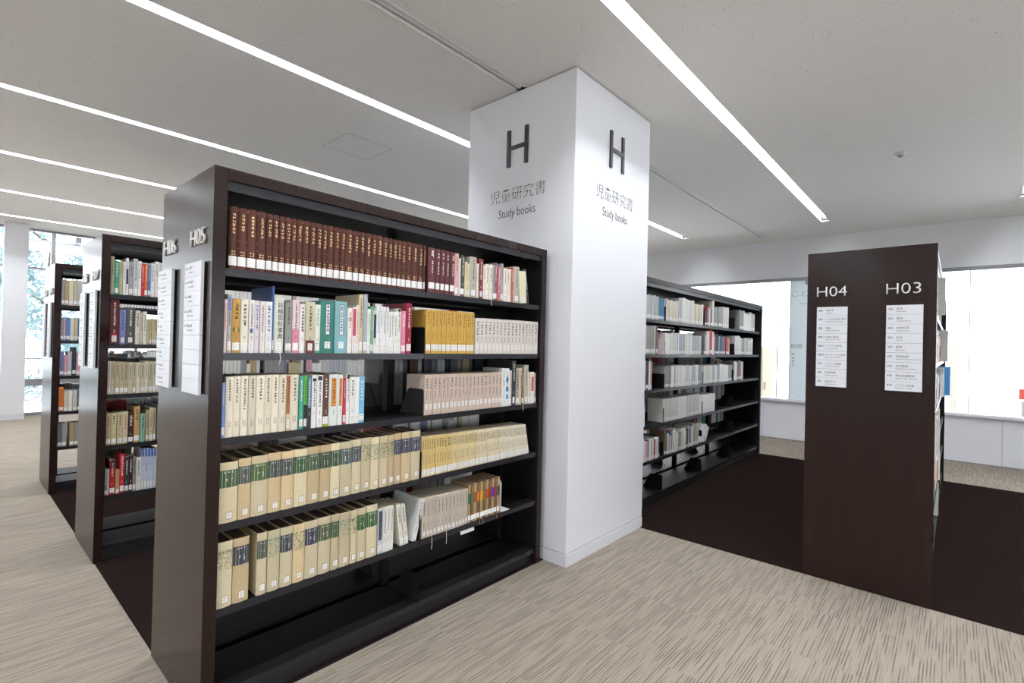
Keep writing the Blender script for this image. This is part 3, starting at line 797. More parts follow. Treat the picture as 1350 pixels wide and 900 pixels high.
BOOK_ROWS = {
'A1': [
  (0.0582, 0.0896, 0.229, 'G'),
  (0.0896, 0.1223, 0.229, 'G'),
  (0.1223, 0.1567, 0.23, 'G'),
  (0.1567, 0.1916, 0.23, 'G'),
  (0.1916, 0.216, 0.229, 'G'),
  (0.216, 0.2393, 0.229, 'G'),
  (0.2393, 0.265, 0.229, 'G'),
  (0.265, 0.2866, 0.229, 'G'),
  (0.2866, 0.3092, 0.229, 'G'),
  (0.3092, 0.3347, 0.23, 'G'),
  (0.3347, 0.364, 0.23, 'G'),
  (0.364, 0.3922, 0.23, 'G'),
  (0.3922, 0.4193, 0.231, 'G'),
  (0.4193, 0.4413, 0.23, 'G'),
  (0.4413, 0.4718, 0.231, 'G'),
  (0.4718, 0.5005, 0.231, 'G'),
  (0.5005, 0.5274, 0.231, 'G'),
  (0.5274, 0.5635, 0.232, 'G'),
  (0.5635, 0.5934, 0.232, 'G'),
  (0.5934, 0.6228, 0.232, 'G'),
  (0.6228, 0.6546, 0.233, 'G'),
  (0.6546, 0.6832, 0.233, 'G'),
  (0.6832, 0.7129, 0.233, 'G'),
  (0.7129, 0.7432, 0.23, 'G'),
  (0.7432, 0.7685, 0.23, 'G'),
  (0.7685, 0.7963, 0.23, 'G'),
  (0.7963, 0.8181, 0.23, 'G'),
  (0.8181, 0.8468, 0.23, 'G'),
  (0.8468, 0.8814, 0.231, 'G'),
  (0.8814, 0.9182, 0.231, 'G'),
  (0.9182, 0.9519, 0.231, 'G'),
  (0.9519, 0.9767, 0.231, 'G'),
  (0.9839, 1.0306, 0.227, 'M'),
  (1.0322, 1.0624, 0.226, 'M'),
  (1.0641, 1.094, 0.227, 'M'),
  (1.0957, 1.1261, 0.226, 'M'),
  (1.1288, 1.1634, 0.226, 'M'),
  (1.1643, 1.1923, 0.225, 'P', 'e0b4b4', 'r', 'pale pink hardcover'),
  (1.1932, 1.2023, 0.202, 'P', 'f0ece0', 'k', 'thin white paperback'),
  (1.2032, 1.2328, 0.22, 'P', '4a4c42', 'w', 'dark green hardcover'),
  (1.2346, 1.2515, 0.19, 'P', 'e6d8b4', 'k', 'cream paperback'),
  (1.2524, 1.2685, 0.182, 'P', 'ddd0a8', 'k', 'pale tan paperback'),
  (1.2704, 1.3264, 0.224, 'P', 'b3afa3', 'k', 'tall thick grey book'),
  (1.3274, 1.3392, 0.192, 'P', 'f0ece4', 'k', 'slim white book'),
  (1.3402, 1.374, 0.221, 'P', '7d3038', 'w', 'dark red hardcover'),
  (1.3761, 1.3953, 0.187, 'P', 'e9e2d0', 'k', 'ivory paperback'),
  (1.3963, 1.4229, 0.199, 'P', 'efeae0', 'k', 'white paperback with bold title'),
  (1.425, 1.4479, 0.201, 'P', 'e8e0cc', 'k', 'cream white paperback'),
  (1.4499, 1.4668, 0.202, 'P', 'a9a49c', 'k', 'grey paperback'),
  (1.4678, 1.4923, 0.217, 'P', '80687a', 'w', 'mauve hardcover'),
  (1.4933, 1.5203, 0.199, 'P', 'c4747a', 'w', 'salmon red paperback'),
  (1.5214, 1.5421, 0.219, 'P', 'a8a8a0', 'k', 'tall grey book'),
  (1.5443, 1.5719, 0.195, 'P', 'efebe4', 'k', 'white paperback with black title'),
  (1.5731, 1.591, 0.192, 'P', 'e6dcc8', 'k', 'slim cream paperback'),
  (1.5921, 1.6125, 0.196, 'P', 'ece4d2', 'k', 'ivory narrow paperback'),
  (1.6136, 1.633, 0.208, 'P', 'b85a50', 'w', 'slim red paperback'),
  (1.6342, 1.6878, 0.218, 'P', 'bab4a2', 'k', 'thick beige grey book'),
  (1.6948, 1.7598, 0.194, 'P', 'e2dcc0', '0', 'cream book leaning left'),
  (1.7623, 1.7918, 0.211, 'P', '34383a', 'w', 'black book leaning left'),
],
'A2': [
  (0.0475, 0.0593, 0.195, 'P', 'e9d6d4', 'r', 'white and pink paperback'),
  (0.0602, 0.0755, 0.214, 'P', 'b9b4ac', 'k', 'grey book with lavender title patch', 'patch:.72:.96:8f93c8'),
  (0.0772, 0.1068, 0.2, 'P', 'c79a54', 'k', 'orange tan book with green emblem', 'spot:.42:3c5a3a'),
  (0.1072, 0.1343, 0.2, 'P', 'e9e3d2', 'k', 'cream book with long black title'),
  (0.1352, 0.1543, 0.2, 'P', 'e6e2dc', 'k', 'white book with blue drawing', 'spot:.42:4a5a8c'),
  (0.1552, 0.1754, 0.199, 'P', 'dcd6dc', 'p', 'lavender white book with violet title'),
  (0.1764, 0.1951, 0.198, 'P', 'e6dcd6', 'k', 'pinkish white book'),
  (0.196, 0.2208, 0.198, 'P', 'e6e6e8', 'b', 'white book with blue lettering'),
  (0.2218, 0.2276, 0.26, 'P', '3f5f94', '0', 'tall dark blue picture book'),
  (0.2281, 0.2678, 0.22, 'T', 'd9dccf', 'k', 'thick pale fairy encyclopedia with large black title'),
  (0.2733, 0.2991, 0.201, 'P', '8e918a', 'k', 'grey book with dark title'),
  (0.3011, 0.329, 0.214, 'P', 'e7cfd6', 'k', 'white and pink patterned book', 'low:.0:.45:d98aa0'),
  (0.3306, 0.3543, 0.2, 'P', 'ece8e0', 'k', 'plain white book with small title'),
  (0.3554, 0.3942, 0.211, 'P', 'c9c2a8', 'k', 'beige book with red brown foot', 'low:.0:.25:6e2f2a'),
  (0.3964, 0.4207, 0.202, 'P', 'e6e8da', 'g', 'white book with teal stripe', 'low:.0:.2:4aa090'),
  (0.4213, 0.4835, 0.221, 'X', '3d8072', 'k', 'thick teal book with boxed title'),
  (0.4858, 0.5424, 0.223, 'X', '82b4bc', 'k', 'thick pale blue book with boxed title'),
  (0.5442, 0.5662, 0.198, 'P', 'efe6e2', 'r', 'white book with red squares', 'spot:.75:b0343c'),
  (0.5668, 0.5861, 0.202, 'P', 'ece4e0', 'r', 'white book with crimson upper half', 'patch:.38:.97:c8465c'),
  (0.5867, 0.5999, 0.214, 'P', 'ead8d8', 'k', 'slim pale pink book'),
  (0.6006, 0.6196, 0.263, 'P', 'd8c8a0', 'k', 'tall tan book'),
  (0.6209, 0.6415, 0.266, 'P', 'a6b0b6', '0', 'tall light grey blue book'),
  (0.6422, 0.6585, 0.201, 'P', 'ecece8', 'k', 'white paperback beside grey blue book'),
  (0.6598, 0.6737, 0.214, 'P', '6fb083', 'w', 'slim green book'),
  (0.675, 0.6924, 0.198, 'P', 'd6d8d0', 'k', 'pale grey book with navy title patch', 'patch:.35:.9:2e3350'),
  (0.6914, 0.7094, 0.217, 'P', 'efeff0', 'k', 'bright white paperback'),
  (0.7102, 0.7251, 0.218, 'P', 'ececee', 'k', 'bright white paperback'),
  (0.7259, 0.7403, 0.217, 'P', 'eeeeee', 'k', 'bright white paperback'),
  (0.7411, 0.7547, 0.216, 'P', 'ebebee', 'k', 'bright white paperback'),
  (0.7555, 0.7701, 0.196, 'P', 'eeeeea', 'k', 'short white paperback'),
  (0.7709, 0.7857, 0.197, 'P', 'ebece8', 'k', 'short white paperback'),
  (0.7865, 0.8039, 0.198, 'P', 'efefec', 'k', 'short white paperback'),
  (0.8047, 0.8257, 0.214, 'P', 'e8e8e0', 'k', 'white book with black head band', 'patch:.93:.99:26262a'),
  (0.8274, 0.8547, 0.204, 'P', 'd8809a', 'w', 'rose pink book'),
  (0.8564, 0.8868, 0.244, 'P', '97283e', 'w', 'tall crimson book'),
  (0.9769, 1.0087, 0.222, 'Y'),
  (1.0096, 1.0353, 0.222, 'Y'),
  (1.0362, 1.0613, 0.222, 'Y'),
  (1.0623, 1.0829, 0.222, 'Y'),
  (1.0839, 1.1107, 0.223, 'Y'),
  (1.1117, 1.1389, 0.223, 'Y'),
  (1.1399, 1.1635, 0.223, 'Y'),
  (1.1645, 1.1937, 0.223, 'Y'),
  (1.1947, 1.2222, 0.223, 'Y'),
  (1.2233, 1.2545, 0.224, 'Y'),
  (1.2556, 1.2851, 0.224, 'Y'),
  (1.2862, 1.314, 0.224, 'Y'),
  (1.3242, 1.3571, 0.198, 'V'),
  (1.3583, 1.3907, 0.199, 'V'),
  (1.3919, 1.4225, 0.2, 'V'),
  (1.4237, 1.4536, 0.2, 'V'),
  (1.4548, 1.484, 0.2, 'V'),
  (1.4853, 1.5149, 0.201, 'V'),
  (1.5162, 1.5476, 0.201, 'V'),
  (1.5489, 1.5808, 0.201, 'V'),
  (1.5821, 1.6146, 0.202, 'V'),
  (1.6159, 1.6477, 0.202, 'V'),
  (1.649, 1.6813, 0.202, 'V'),
  (1.6826, 1.7154, 0.203, 'V'),
  (1.7168, 1.7501, 0.203, 'V'),
  (1.7515, 1.7798, 0.203, 'V'),
  (1.7812, 1.8069, 0.203, 'V'),
  (1.8084, 1.8345, 0.203, 'V'),
  (1.8359, 1.8802, 0.203, 'V'),
],
'A3': [
  (0.0471, 0.0613, 0.202, 'P', '7f96cc', 'w', 'blue paperback with white title'),
  (0.0634, 0.0886, 0.222, 'C'),
  (0.0891, 0.1139, 0.223, 'C'),
  (0.1144, 0.1415, 0.224, 'C'),
  (0.142, 0.1693, 0.224, 'C'),
  (0.1698, 0.2, 0.224, 'C'),
  (0.2005, 0.2272, 0.225, 'C'),
  (0.2277, 0.2564, 0.225, 'C'),
  (0.2569, 0.2852, 0.224, 'C'),
  (0.2862, 0.2999, 0.224, 'P', 'd9c8a4', 'n', 'tan book with brown title', 'low:.3:.98:a8663c'),
  (0.3004, 0.3354, 0.223, 'C'),
  (0.337, 0.3544, 0.217, 'P', '4aa392', 'w', 'teal green paperback'),
  (0.3554, 0.3698, 0.218, 'P', '5cae4c', 'k', 'bright green and black book', 'low:.0:.45:20242a'),
  (0.3703, 0.3887, 0.218, 'P', '343c40', 'w', 'dark book with green and blue head', 'patch:.4:.98:4f8aa0'),
  (0.3892, 0.4106, 0.219, 'P', 'ececee', 'k', 'white book with black cap', 'patch:.88:.94:26262a'),
  (0.4117, 0.4373, 0.218, 'P', 'ececea', 'k', 'white book with bold black title', 'patch:.9:.98:303034'),
  (0.4384, 0.4668, 0.225, 'P', '5d4038', 'w', 'dark brown photo book with lime foot', 'low:.0:.14:93a838'),
  (0.468, 0.5081, 0.219, 'O', 'dfe6e2', 'k', 'white book with orange title box'),
  (0.5087, 0.532, 0.217, 'O', 'e2e8e4', 'k', 'narrower white book with orange title box'),
  (0.5326, 0.5458, 0.203, 'P', 'bf3850', 'w', 'crimson paperback with white foot', 'low:.06:.2:eeeeee'),
  (0.5471, 0.5635, 0.22, 'P', 'ecebe8', 'k', 'white book with black head block', 'patch:.9:.99:26262a'),
  (0.5641, 0.5883, 0.205, 'P', 'e9e9e4', 'k', 'white paperback with grey title'),
  (0.5889, 0.6096, 0.204, 'P', 'efefec', '0', 'plain white paperback'),
  (0.6103, 0.6371, 0.205, 'P', '76bade', 'w', 'light blue paperback'),
  (0.9781, 1.0064, 0.202, 'N'),
  (1.0074, 1.0324, 0.202, 'N'),
  (1.0333, 1.0607, 0.202, 'N'),
  (1.0616, 1.0884, 0.202, 'N'),
  (1.0894, 1.1157, 0.202, 'N'),
  (1.1166, 1.1433, 0.202, 'N'),
  (1.1443, 1.1735, 0.202, 'N'),
  (1.1745, 1.2021, 0.202, 'N'),
  (1.2031, 1.227, 0.202, 'N'),
  (1.228, 1.2543, 0.202, 'N'),
  (1.2554, 1.2799, 0.202, 'N'),
  (1.281, 1.3081, 0.202, 'N'),
  (1.3092, 1.3378, 0.202, 'N'),
  (1.3389, 1.368, 0.202, 'N'),
  (1.3691, 1.3998, 0.202, 'N'),
  (1.4009, 1.4322, 0.202, 'N'),
  (1.4333, 1.4627, 0.202, 'N'),
  (1.4639, 1.4914, 0.203, 'N'),
  (1.4926, 1.5205, 0.203, 'N'),
  (1.5217, 1.5512, 0.203, 'N'),
  (1.5537, 1.5787, 0.225, 'P', 'e6e6e0', 'k', 'pale grey white book'),
  (1.58, 1.6142, 0.223, 'P', 'e0e6ea', 'k', 'white book with blue splashes', 'spot:.45:2f8ac0,spot:.7:3f9ad0,spot:.25:3f9ad0'),
  (1.6168, 1.64, 0.21, 'P', 'e2d8d4', 'r', 'slim pale red book'),
  (1.6413, 1.6766, 0.268, 'P', '30363a', 'w', 'tall black book'),
  (1.678, 1.7073, 0.224, 'P', 'a4a298', 'k', 'grey book after tall black book'),
  (1.7086, 1.7302, 0.222, 'P', 'd6cab0', 'k', 'slim tan book'),
  (1.7315, 1.7533, 0.212, 'P', '8a6f48', 'w', 'ochre brown book'),
  (1.7547, 1.7935, 0.241, 'P', 'bdb8aa', 'k', 'tall grey beige book'),
  (1.7949, 1.8188, 0.195, 'P', 'e0d8c4', 'k', 'slim cream book'),
  (1.8202, 1.8502, 0.196, 'P', 'ece2dc', 'r', 'white book with red patch', 'patch:.4:.85:c84a50'),
  (1.8516, 1.8718, 0.188, 'P', 'a8a8a0', 'k', 'slim grey book at row end'),
],
'A4': [
  (0.0461, 0.1132, 0.22, 'S', '3f5f44'),
  (0.115, 0.1597, 0.226, 'S', '4a5a5a'),
  (0.1611, 0.2226, 0.228, 'S', '4c6a44'),
  (0.2236, 0.2723, 0.231, 'S', '3f4f52'),
  (0.2738, 0.324, 0.23, 'S', '3f4f52'),
  (0.3251, 0.3805, 0.231, 'S', '2f5a3c'),
  (0.3816, 0.4337, 0.233, 'S', '3f5a48'),
  (0.4348, 0.4819, 0.233, 'S', '2f4a3c'),
  (0.483, 0.5268, 0.234, 'S', '2f4f3a'),
  (0.5281, 0.5827, 0.235, 'S', '475c62'),
  (0.584, 0.6296, 0.238, 'S', '3c4c56'),
  (0.631, 0.6788, 0.239, 'S', 'm'),
  (0.6801, 0.7233, 0.236, 'S', 'm'),
  (0.7263, 0.7717, 0.237, 'S', 'm'),
  (0.7725, 0.8062, 0.237, 'S', 'm'),
  (0.8078, 0.8465, 0.24, 'S', '3a4660'),
  (0.8481, 0.9041, 0.24, 'S', '333d5c'),
  (0.9058, 0.9628, 0.24, 'S', '38425e'),
  (0.9736, 0.9871, 0.206, 'L'),
  (0.9871, 1.0026, 0.206, 'L'),
  (1.0026, 1.0164, 0.206, 'L'),
  (1.0164, 1.0303, 0.205, 'L'),
  (1.0303, 1.0471, 0.205, 'L'),
  (1.0471, 1.0631, 0.205, 'L'),
  (1.0631, 1.0851, 0.204, 'L'),
  (1.0851, 1.1044, 0.204, 'L'),
  (1.1044, 1.1219, 0.203, 'L'),
  (1.1219, 1.1416, 0.203, 'L'),
  (1.1416, 1.1656, 0.202, 'L'),
  (1.1656, 1.1802, 0.202, 'L'),
  (1.1802, 1.1948, 0.202, 'L'),
  (1.1948, 1.2096, 0.202, 'L'),
  (1.2096, 1.2245, 0.201, 'L'),
  (1.2245, 1.2396, 0.201, 'L'),
  (1.2396, 1.2547, 0.201, 'L'),
  (1.2547, 1.27, 0.201, 'L'),
  (1.27, 1.2855, 0.2, 'L'),
  (1.2855, 1.301, 0.2, 'L'),
  (1.301, 1.3167, 0.2, 'L'),
  (1.3167, 1.3325, 0.199, 'L'),
  (1.3325, 1.3485, 0.199, 'L'),
  (1.3485, 1.3646, 0.199, 'L'),
  (1.3646, 1.3808, 0.198, 'L'),
  (1.3808, 1.3972, 0.198, 'L'),
  (1.3972, 1.4137, 0.198, 'L'),
  (1.4137, 1.4304, 0.197, 'L'),
  (1.4304, 1.4472, 0.197, 'L'),
  (1.4472, 1.4642, 0.197, 'L'),
  (1.4642, 1.4813, 0.196, 'L'),
  (1.4813, 1.4986, 0.196, 'L'),
  (1.4986, 1.516, 0.196, 'L'),
  (1.516, 1.5336, 0.195, 'L'),
  (1.5336, 1.5513, 0.195, 'L'),
  (1.5513, 1.5692, 0.195, 'L'),
  (1.5692, 1.5873, 0.194, 'L'),
  (1.5873, 1.6055, 0.194, 'L'),
  (1.6055, 1.6239, 0.193, 'L'),
  (1.6239, 1.6425, 0.193, 'L'),
  (1.6425, 1.6612, 0.193, 'L'),
  (1.6612, 1.6802, 0.192, 'L'),
  (1.6802, 1.6993, 0.192, 'L'),
  (1.6993, 1.7185, 0.192, 'L'),
  (1.7185, 1.738, 0.191, 'L'),
  (1.738, 1.7577, 0.191, 'L'),
  (1.7577, 1.7775, 0.19, 'L'),
  (1.7775, 1.7975, 0.19, 'L'),
  (1.7975, 1.8177, 0.19, 'L'),
],
'A5': [
  (0.0458, 0.1014, 0.238, 'S', 'm'),
  (0.1033, 0.1605, 0.239, 'S', '3a4452'),
  (0.1885, 0.2263, 0.237, 'S', '4a5450'),
  (0.2285, 0.2753, 0.235, 'S', 'm'),
  (0.277, 0.3268, 0.235, 'S', '3c4650'),
  (0.3285, 0.3772, 0.234, 'S', 'm'),
  (0.3784, 0.4347, 0.234, 'S', '343c54'),
  (0.4365, 0.4912, 0.236, 'S', '4a5c44'),
  (0.4932, 0.5305, 0.235, 'S', '3f5a40'),
  (0.5318, 0.584, 0.232, 'S', 'm'),
  (0.5861, 0.6165, 0.233, 'S', 'm'),
  (0.6187, 0.663, 0.234, 'S', '2f5c34'),
  (0.6652, 0.7224, 0.236, 'S', '2f5f38'),
  (0.7262, 0.7517, 0.208, 'P', 'c8ccc8', 'k', 'white book with navy framed title', 'patch:.3:.95:4a5468'),
  (0.7525, 0.7738, 0.208, 'P', 'dededa', 'k', 'white patterned paperback'),
  (0.7745, 0.7929, 0.208, 'P', 'e4e2d8', 'k', 'white patterned paperback'),
  (0.7937, 0.8114, 0.207, 'P', 'deddd4', 'k', 'white patterned paperback'),
  (0.8534, 0.8752, 0.202, 'P', 'e2dfd0', 'k', 'pale book leaning left'),
  (0.8786, 0.9042, 0.199, 'P', 'd8d6c8', 'k', 'pale dotted book leaning left'),
  (0.9301, 0.9583, 0.198, 'P', 'd2d4d4', 'k', 'large white book leaning right'),
  (0.9824, 1.0106, 0.199, 'R'),
  (1.0115, 1.0336, 0.198, 'R'),
  (1.0345, 1.0551, 0.197, 'R'),
  (1.056, 1.0788, 0.197, 'R'),
  (1.0797, 1.1047, 0.196, 'R'),
  (1.1056, 1.129, 0.195, 'R'),
  (1.13, 1.1537, 0.194, 'R'),
  (1.1547, 1.1767, 0.193, 'R'),
  (1.1777, 1.2082, 0.192, 'R'),
  (1.2093, 1.2309, 0.191, 'R'),
  (1.232, 1.256, 0.19, 'R'),
  (1.2571, 1.2772, 0.19, 'R'),
  (1.2783, 1.2997, 0.19, 'R'),
  (1.303, 1.3214, 0.209, 'K', '2f6b4c', 'green'),
  (1.3225, 1.3423, 0.209, 'K', '3f7a54', 'green'),
  (1.3434, 1.3712, 0.209, 'K', 'b04a2c', 'rust red'),
  (1.3723, 1.3938, 0.209, 'K', 'c8862c', 'orange'),
  (1.3949, 1.4166, 0.209, 'K', 'd09a30', 'amber'),
  (1.4178, 1.4409, 0.209, 'K', '8a6a28', 'olive brown'),
  (1.442, 1.4643, 0.209, 'K', 'a8502c', 'brick red'),
  (1.4655, 1.4868, 0.209, 'K', 'a03c30', 'red'),
  (1.488, 1.5095, 0.21, 'K', '56349a', 'purple'),
  (1.5108, 1.5326, 0.21, 'K', '9c2f3c', 'crimson'),
  (1.5338, 1.5559, 0.21, 'K', '3c4a34', 'dark green'),
],
'D1': [
  (0.0447, 0.0665, 0.233, 'P', 'a8a080', 'k', 'olive beige book'),
  (0.0674, 0.0904, 0.208, 'P', '3f9a84', 'w', 'teal book'),
  (0.0915, 0.1096, 0.208, 'P', 'bcb48c', 'k', 'khaki book'),
  (0.1107, 0.1229, 0.207, 'P', 'eae8e2', 'k', 'slim white book'),
  (0.1239, 0.1382, 0.232, 'P', 'e6e6e6', 'k', 'white book with navy patch', 'patch:.3:.7:2e3658'),
  (0.1393, 0.161, 0.211, 'P', 'a4a6aa', 'k', 'grey book'),
  (0.1631, 0.1861, 0.234, 'P', 'd0d2d2', 'k', 'pale grey book'),
  (0.1872, 0.2041, 0.222, 'P', 'eeeeea', 'k', 'narrow white book'),
  (0.2051, 0.2201, 0.211, 'P', 'c2362e', 'w', 'red book'),
  (0.2211, 0.2383, 0.211, 'P', 'dd6a2c', 'w', 'orange book'),
  (0.2394, 0.2535, 0.205, 'P', '4a7ab4', 'w', 'blue book'),
  (0.2545, 0.2753, 0.214, 'P', 'ecebe8', 'k', 'white book beside blue one'),
  (0.2764, 0.2984, 0.231, 'P', 'e6e4e0', 'k', 'tall white book'),
  (0.2995, 0.3174, 0.227, 'P', 'dcdad4', 'k', 'off white book'),
],
'D2': [
  (0.05, 0.0978, 0.279, 'P', '5a2328', 'w', 'big maroon book', 'spot:.2:c02030'),
  (0.0998, 0.1323, 0.216, 'P', '8088bc', 'k', 'lavender blue book'),
  (0.1344, 0.1778, 0.231, 'P', '55585a', 'w', 'dark grey patterned book'),
  (0.1799, 0.2052, 0.215, 'P', 'dcd8c8', 'k', 'ivory book'),
  (0.2063, 0.2169, 0.203, 'P', 'd4cebc', 'k', 'slim ivory book'),
  (0.219, 0.2394, 0.211, 'P', 'e6e2d6', 'k', 'white book'),
  (0.2415, 0.2534, 0.166, 'P', 'c8c09a', 'k', 'short yellowish book'),
  (0.2545, 0.2664, 0.167, 'P', 'beb690', 'k', 'short yellowish book'),
  (0.2675, 0.2795, 0.168, 'P', 'c8b890', 'r', 'short yellowish book'),
  (0.2806, 0.2927, 0.168, 'P', 'c4bc98', 'k', 'short yellowish book'),
  (0.2938, 0.3071, 0.169, 'P', 'bcb090', 'k', 'short yellowish book'),
  (0.3082, 0.3227, 0.167, 'P', 'c8c09a', 'k', 'short yellowish book'),
],
'D3': [
  (0.0473, 0.0641, 0.204, 'P', 'd8d0bc', 'k', 'beige book'),
  (0.0651, 0.0839, 0.203, 'P', 'c8bca0', 'k', 'beige book'),
  (0.0849, 0.107, 0.201, 'P', 'b8ac8c', 'k', 'beige book'),
  (0.108, 0.1283, 0.2, 'P', 'c4b896', 'k', 'beige book'),
  (0.1293, 0.1508, 0.198, 'P', 'b4a88c', 'k', 'beige book'),
  (0.1519, 0.1726, 0.197, 'P', 'ccc4a8', 'k', 'beige book'),
  (0.1736, 0.1903, 0.195, 'P', 'c0b494', 'k', 'beige book'),
  (0.1914, 0.2135, 0.194, 'P', 'dcd4c0', 'k', 'beige book'),
  (0.2146, 0.2349, 0.193, 'P', 'c8c0a4', 'k', 'beige book'),
  (0.2359, 0.2564, 0.203, 'P', 'e2dccc', 'k', 'beige book'),
  (0.2575, 0.2771, 0.201, 'P', 'c4bca0', 'k', 'beige book'),
  (0.2782, 0.2979, 0.2, 'P', 'd0c8b0', 'k', 'beige book'),
  (0.299, 0.3212, 0.198, 'P', 'c8c0a8', 'k', 'beige book'),
],
'D4': [
  (0.0447, 0.0711, 0.194, 'P', 'b4a27c', 'k', 'tan book'),
  (0.0723, 0.1002, 0.194, 'P', 'd0c49c', 'k', 'pale tan book'),
  (0.1025, 0.1297, 0.196, 'P', 'c8bc98', 'k', 'beige book'),
  (0.1309, 0.156, 0.197, 'P', 'd8c8a8', 'r', 'cream book with red title'),
  (0.1572, 0.1862, 0.194, 'P', '3f2018', 'w', 'dark brown book'),
  (0.1875, 0.2182, 0.228, 'P', 'bf9a68', 'k', 'tall caramel book'),
  (0.2207, 0.2481, 0.179, 'P', '7fae98', 'k', 'mint book'),
  (0.2506, 0.267, 0.199, 'P', 'c4aa7c', 'k', 'slim tan book'),
  (0.2683, 0.2874, 0.213, 'P', 'cfc4a8', 'k', 'slim cream book'),
  (0.2887, 0.3041, 0.209, 'P', 'b8a888', 'k', 'slim beige book'),
],
'D5': [
  (0.0443, 0.0614, 0.163, 'P', '77787a', 'w', 'grey book'),
  (0.0626, 0.0695, 0.158, 'P', 'e6e6e6', 'k', 'thin white book'),
  (0.0718, 0.0996, 0.213, 'P', 'b02028', 'w', 'red book with black top', 'patch:.75:.99:20181a'),
  (0.102, 0.1207, 0.146, 'P', 'c89a6c', 'k', 'short tan book'),
  (0.1219, 0.1457, 0.245, 'P', 'c0202c', 'w', 'tall red book'),
  (0.1469, 0.1673, 0.222, 'P', '303438', 'w', 'black book'),
  (0.1685, 0.1879, 0.224, 'P', '3c2020', 'w', 'dark red black book'),
  (0.1891, 0.205, 0.216, 'P', '8c8a80', 'k', 'grey book'),
  (0.2062, 0.2309, 0.21, 'P', 'e0dfd6', 'k', 'white book'),
  (0.2322, 0.2471, 0.264, 'P', 'cdd4e2', 'b', 'white book with blue head', 'patch:.8:.99:4468b8'),
  (0.2484, 0.2635, 0.262, 'P', 'd0d6e2', 'b', 'white book with blue head', 'patch:.8:.99:4468b8'),
  (0.2647, 0.2799, 0.26, 'P', 'cdd4e2', 'b', 'white book with blue head', 'patch:.8:.99:4468b8'),
  (0.2812, 0.2965, 0.257, 'P', 'd0d6e2', 'b', 'white book with blue head', 'patch:.8:.99:4468b8'),
  (0.2978, 0.3132, 0.255, 'P', 'cdd4e2', 'b', 'white book with blue head', 'patch:.8:.99:4468b8'),
],
}


SETS = {'G': ('encyclopedia_volume', 'brown gilt-lettered encyclopedia volume', 'encyclopedia', 'brown gilt encyclopedia set', False),
        'M': ('reference_volume', 'maroon reference volume', 'reference book', 'maroon reference set', False),
        'Y': ('paperback', 'mustard yellow paperback', 'paperback', 'mustard yellow paperbacks', True),
        'V': ('paperback', 'pale greyish series paperback', 'paperback', 'pale series paperbacks', True),
        'C': ('book', 'cream tall series book', 'book', 'cream series books', False),
        'N': ('paperback', 'tan beige series paperback', 'paperback', 'tan series paperbacks', True),
        'L': ('paperback', 'thin cream paperback', 'paperback', 'thin cream paperbacks', True),
        'R': ('book', 'beige grey series book', 'book', 'beige grey series books', True),
        'K': ('book', 'small dark book with colour title band', 'book', 'small books with colour bands', False),
        'S': ('slipcased_volume', 'cream slipcased volume', 'slipcased book', 'cream slipcased volumes', False)}
SET_COL = {'G': '522a20', 'M': '633238', 'Y': 'cda54e', 'V': 'dcd4cc', 'C': 'e2dac6', 'N': 'ccb9aa', 'L': 'ddcd9e', 'R': 'c2b5a8', 'K': '8c6a48', 'S': 'ddd0ac'}
SHELF_NAME = {'1': 'top shelf', '2': 'second shelf', '3': 'third shelf', '4': 'fourth shelf', '5': 'fifth shelf', '6': 'bottom shelf'}
LEAN = {('A4', 'L'): None}
seed = 0
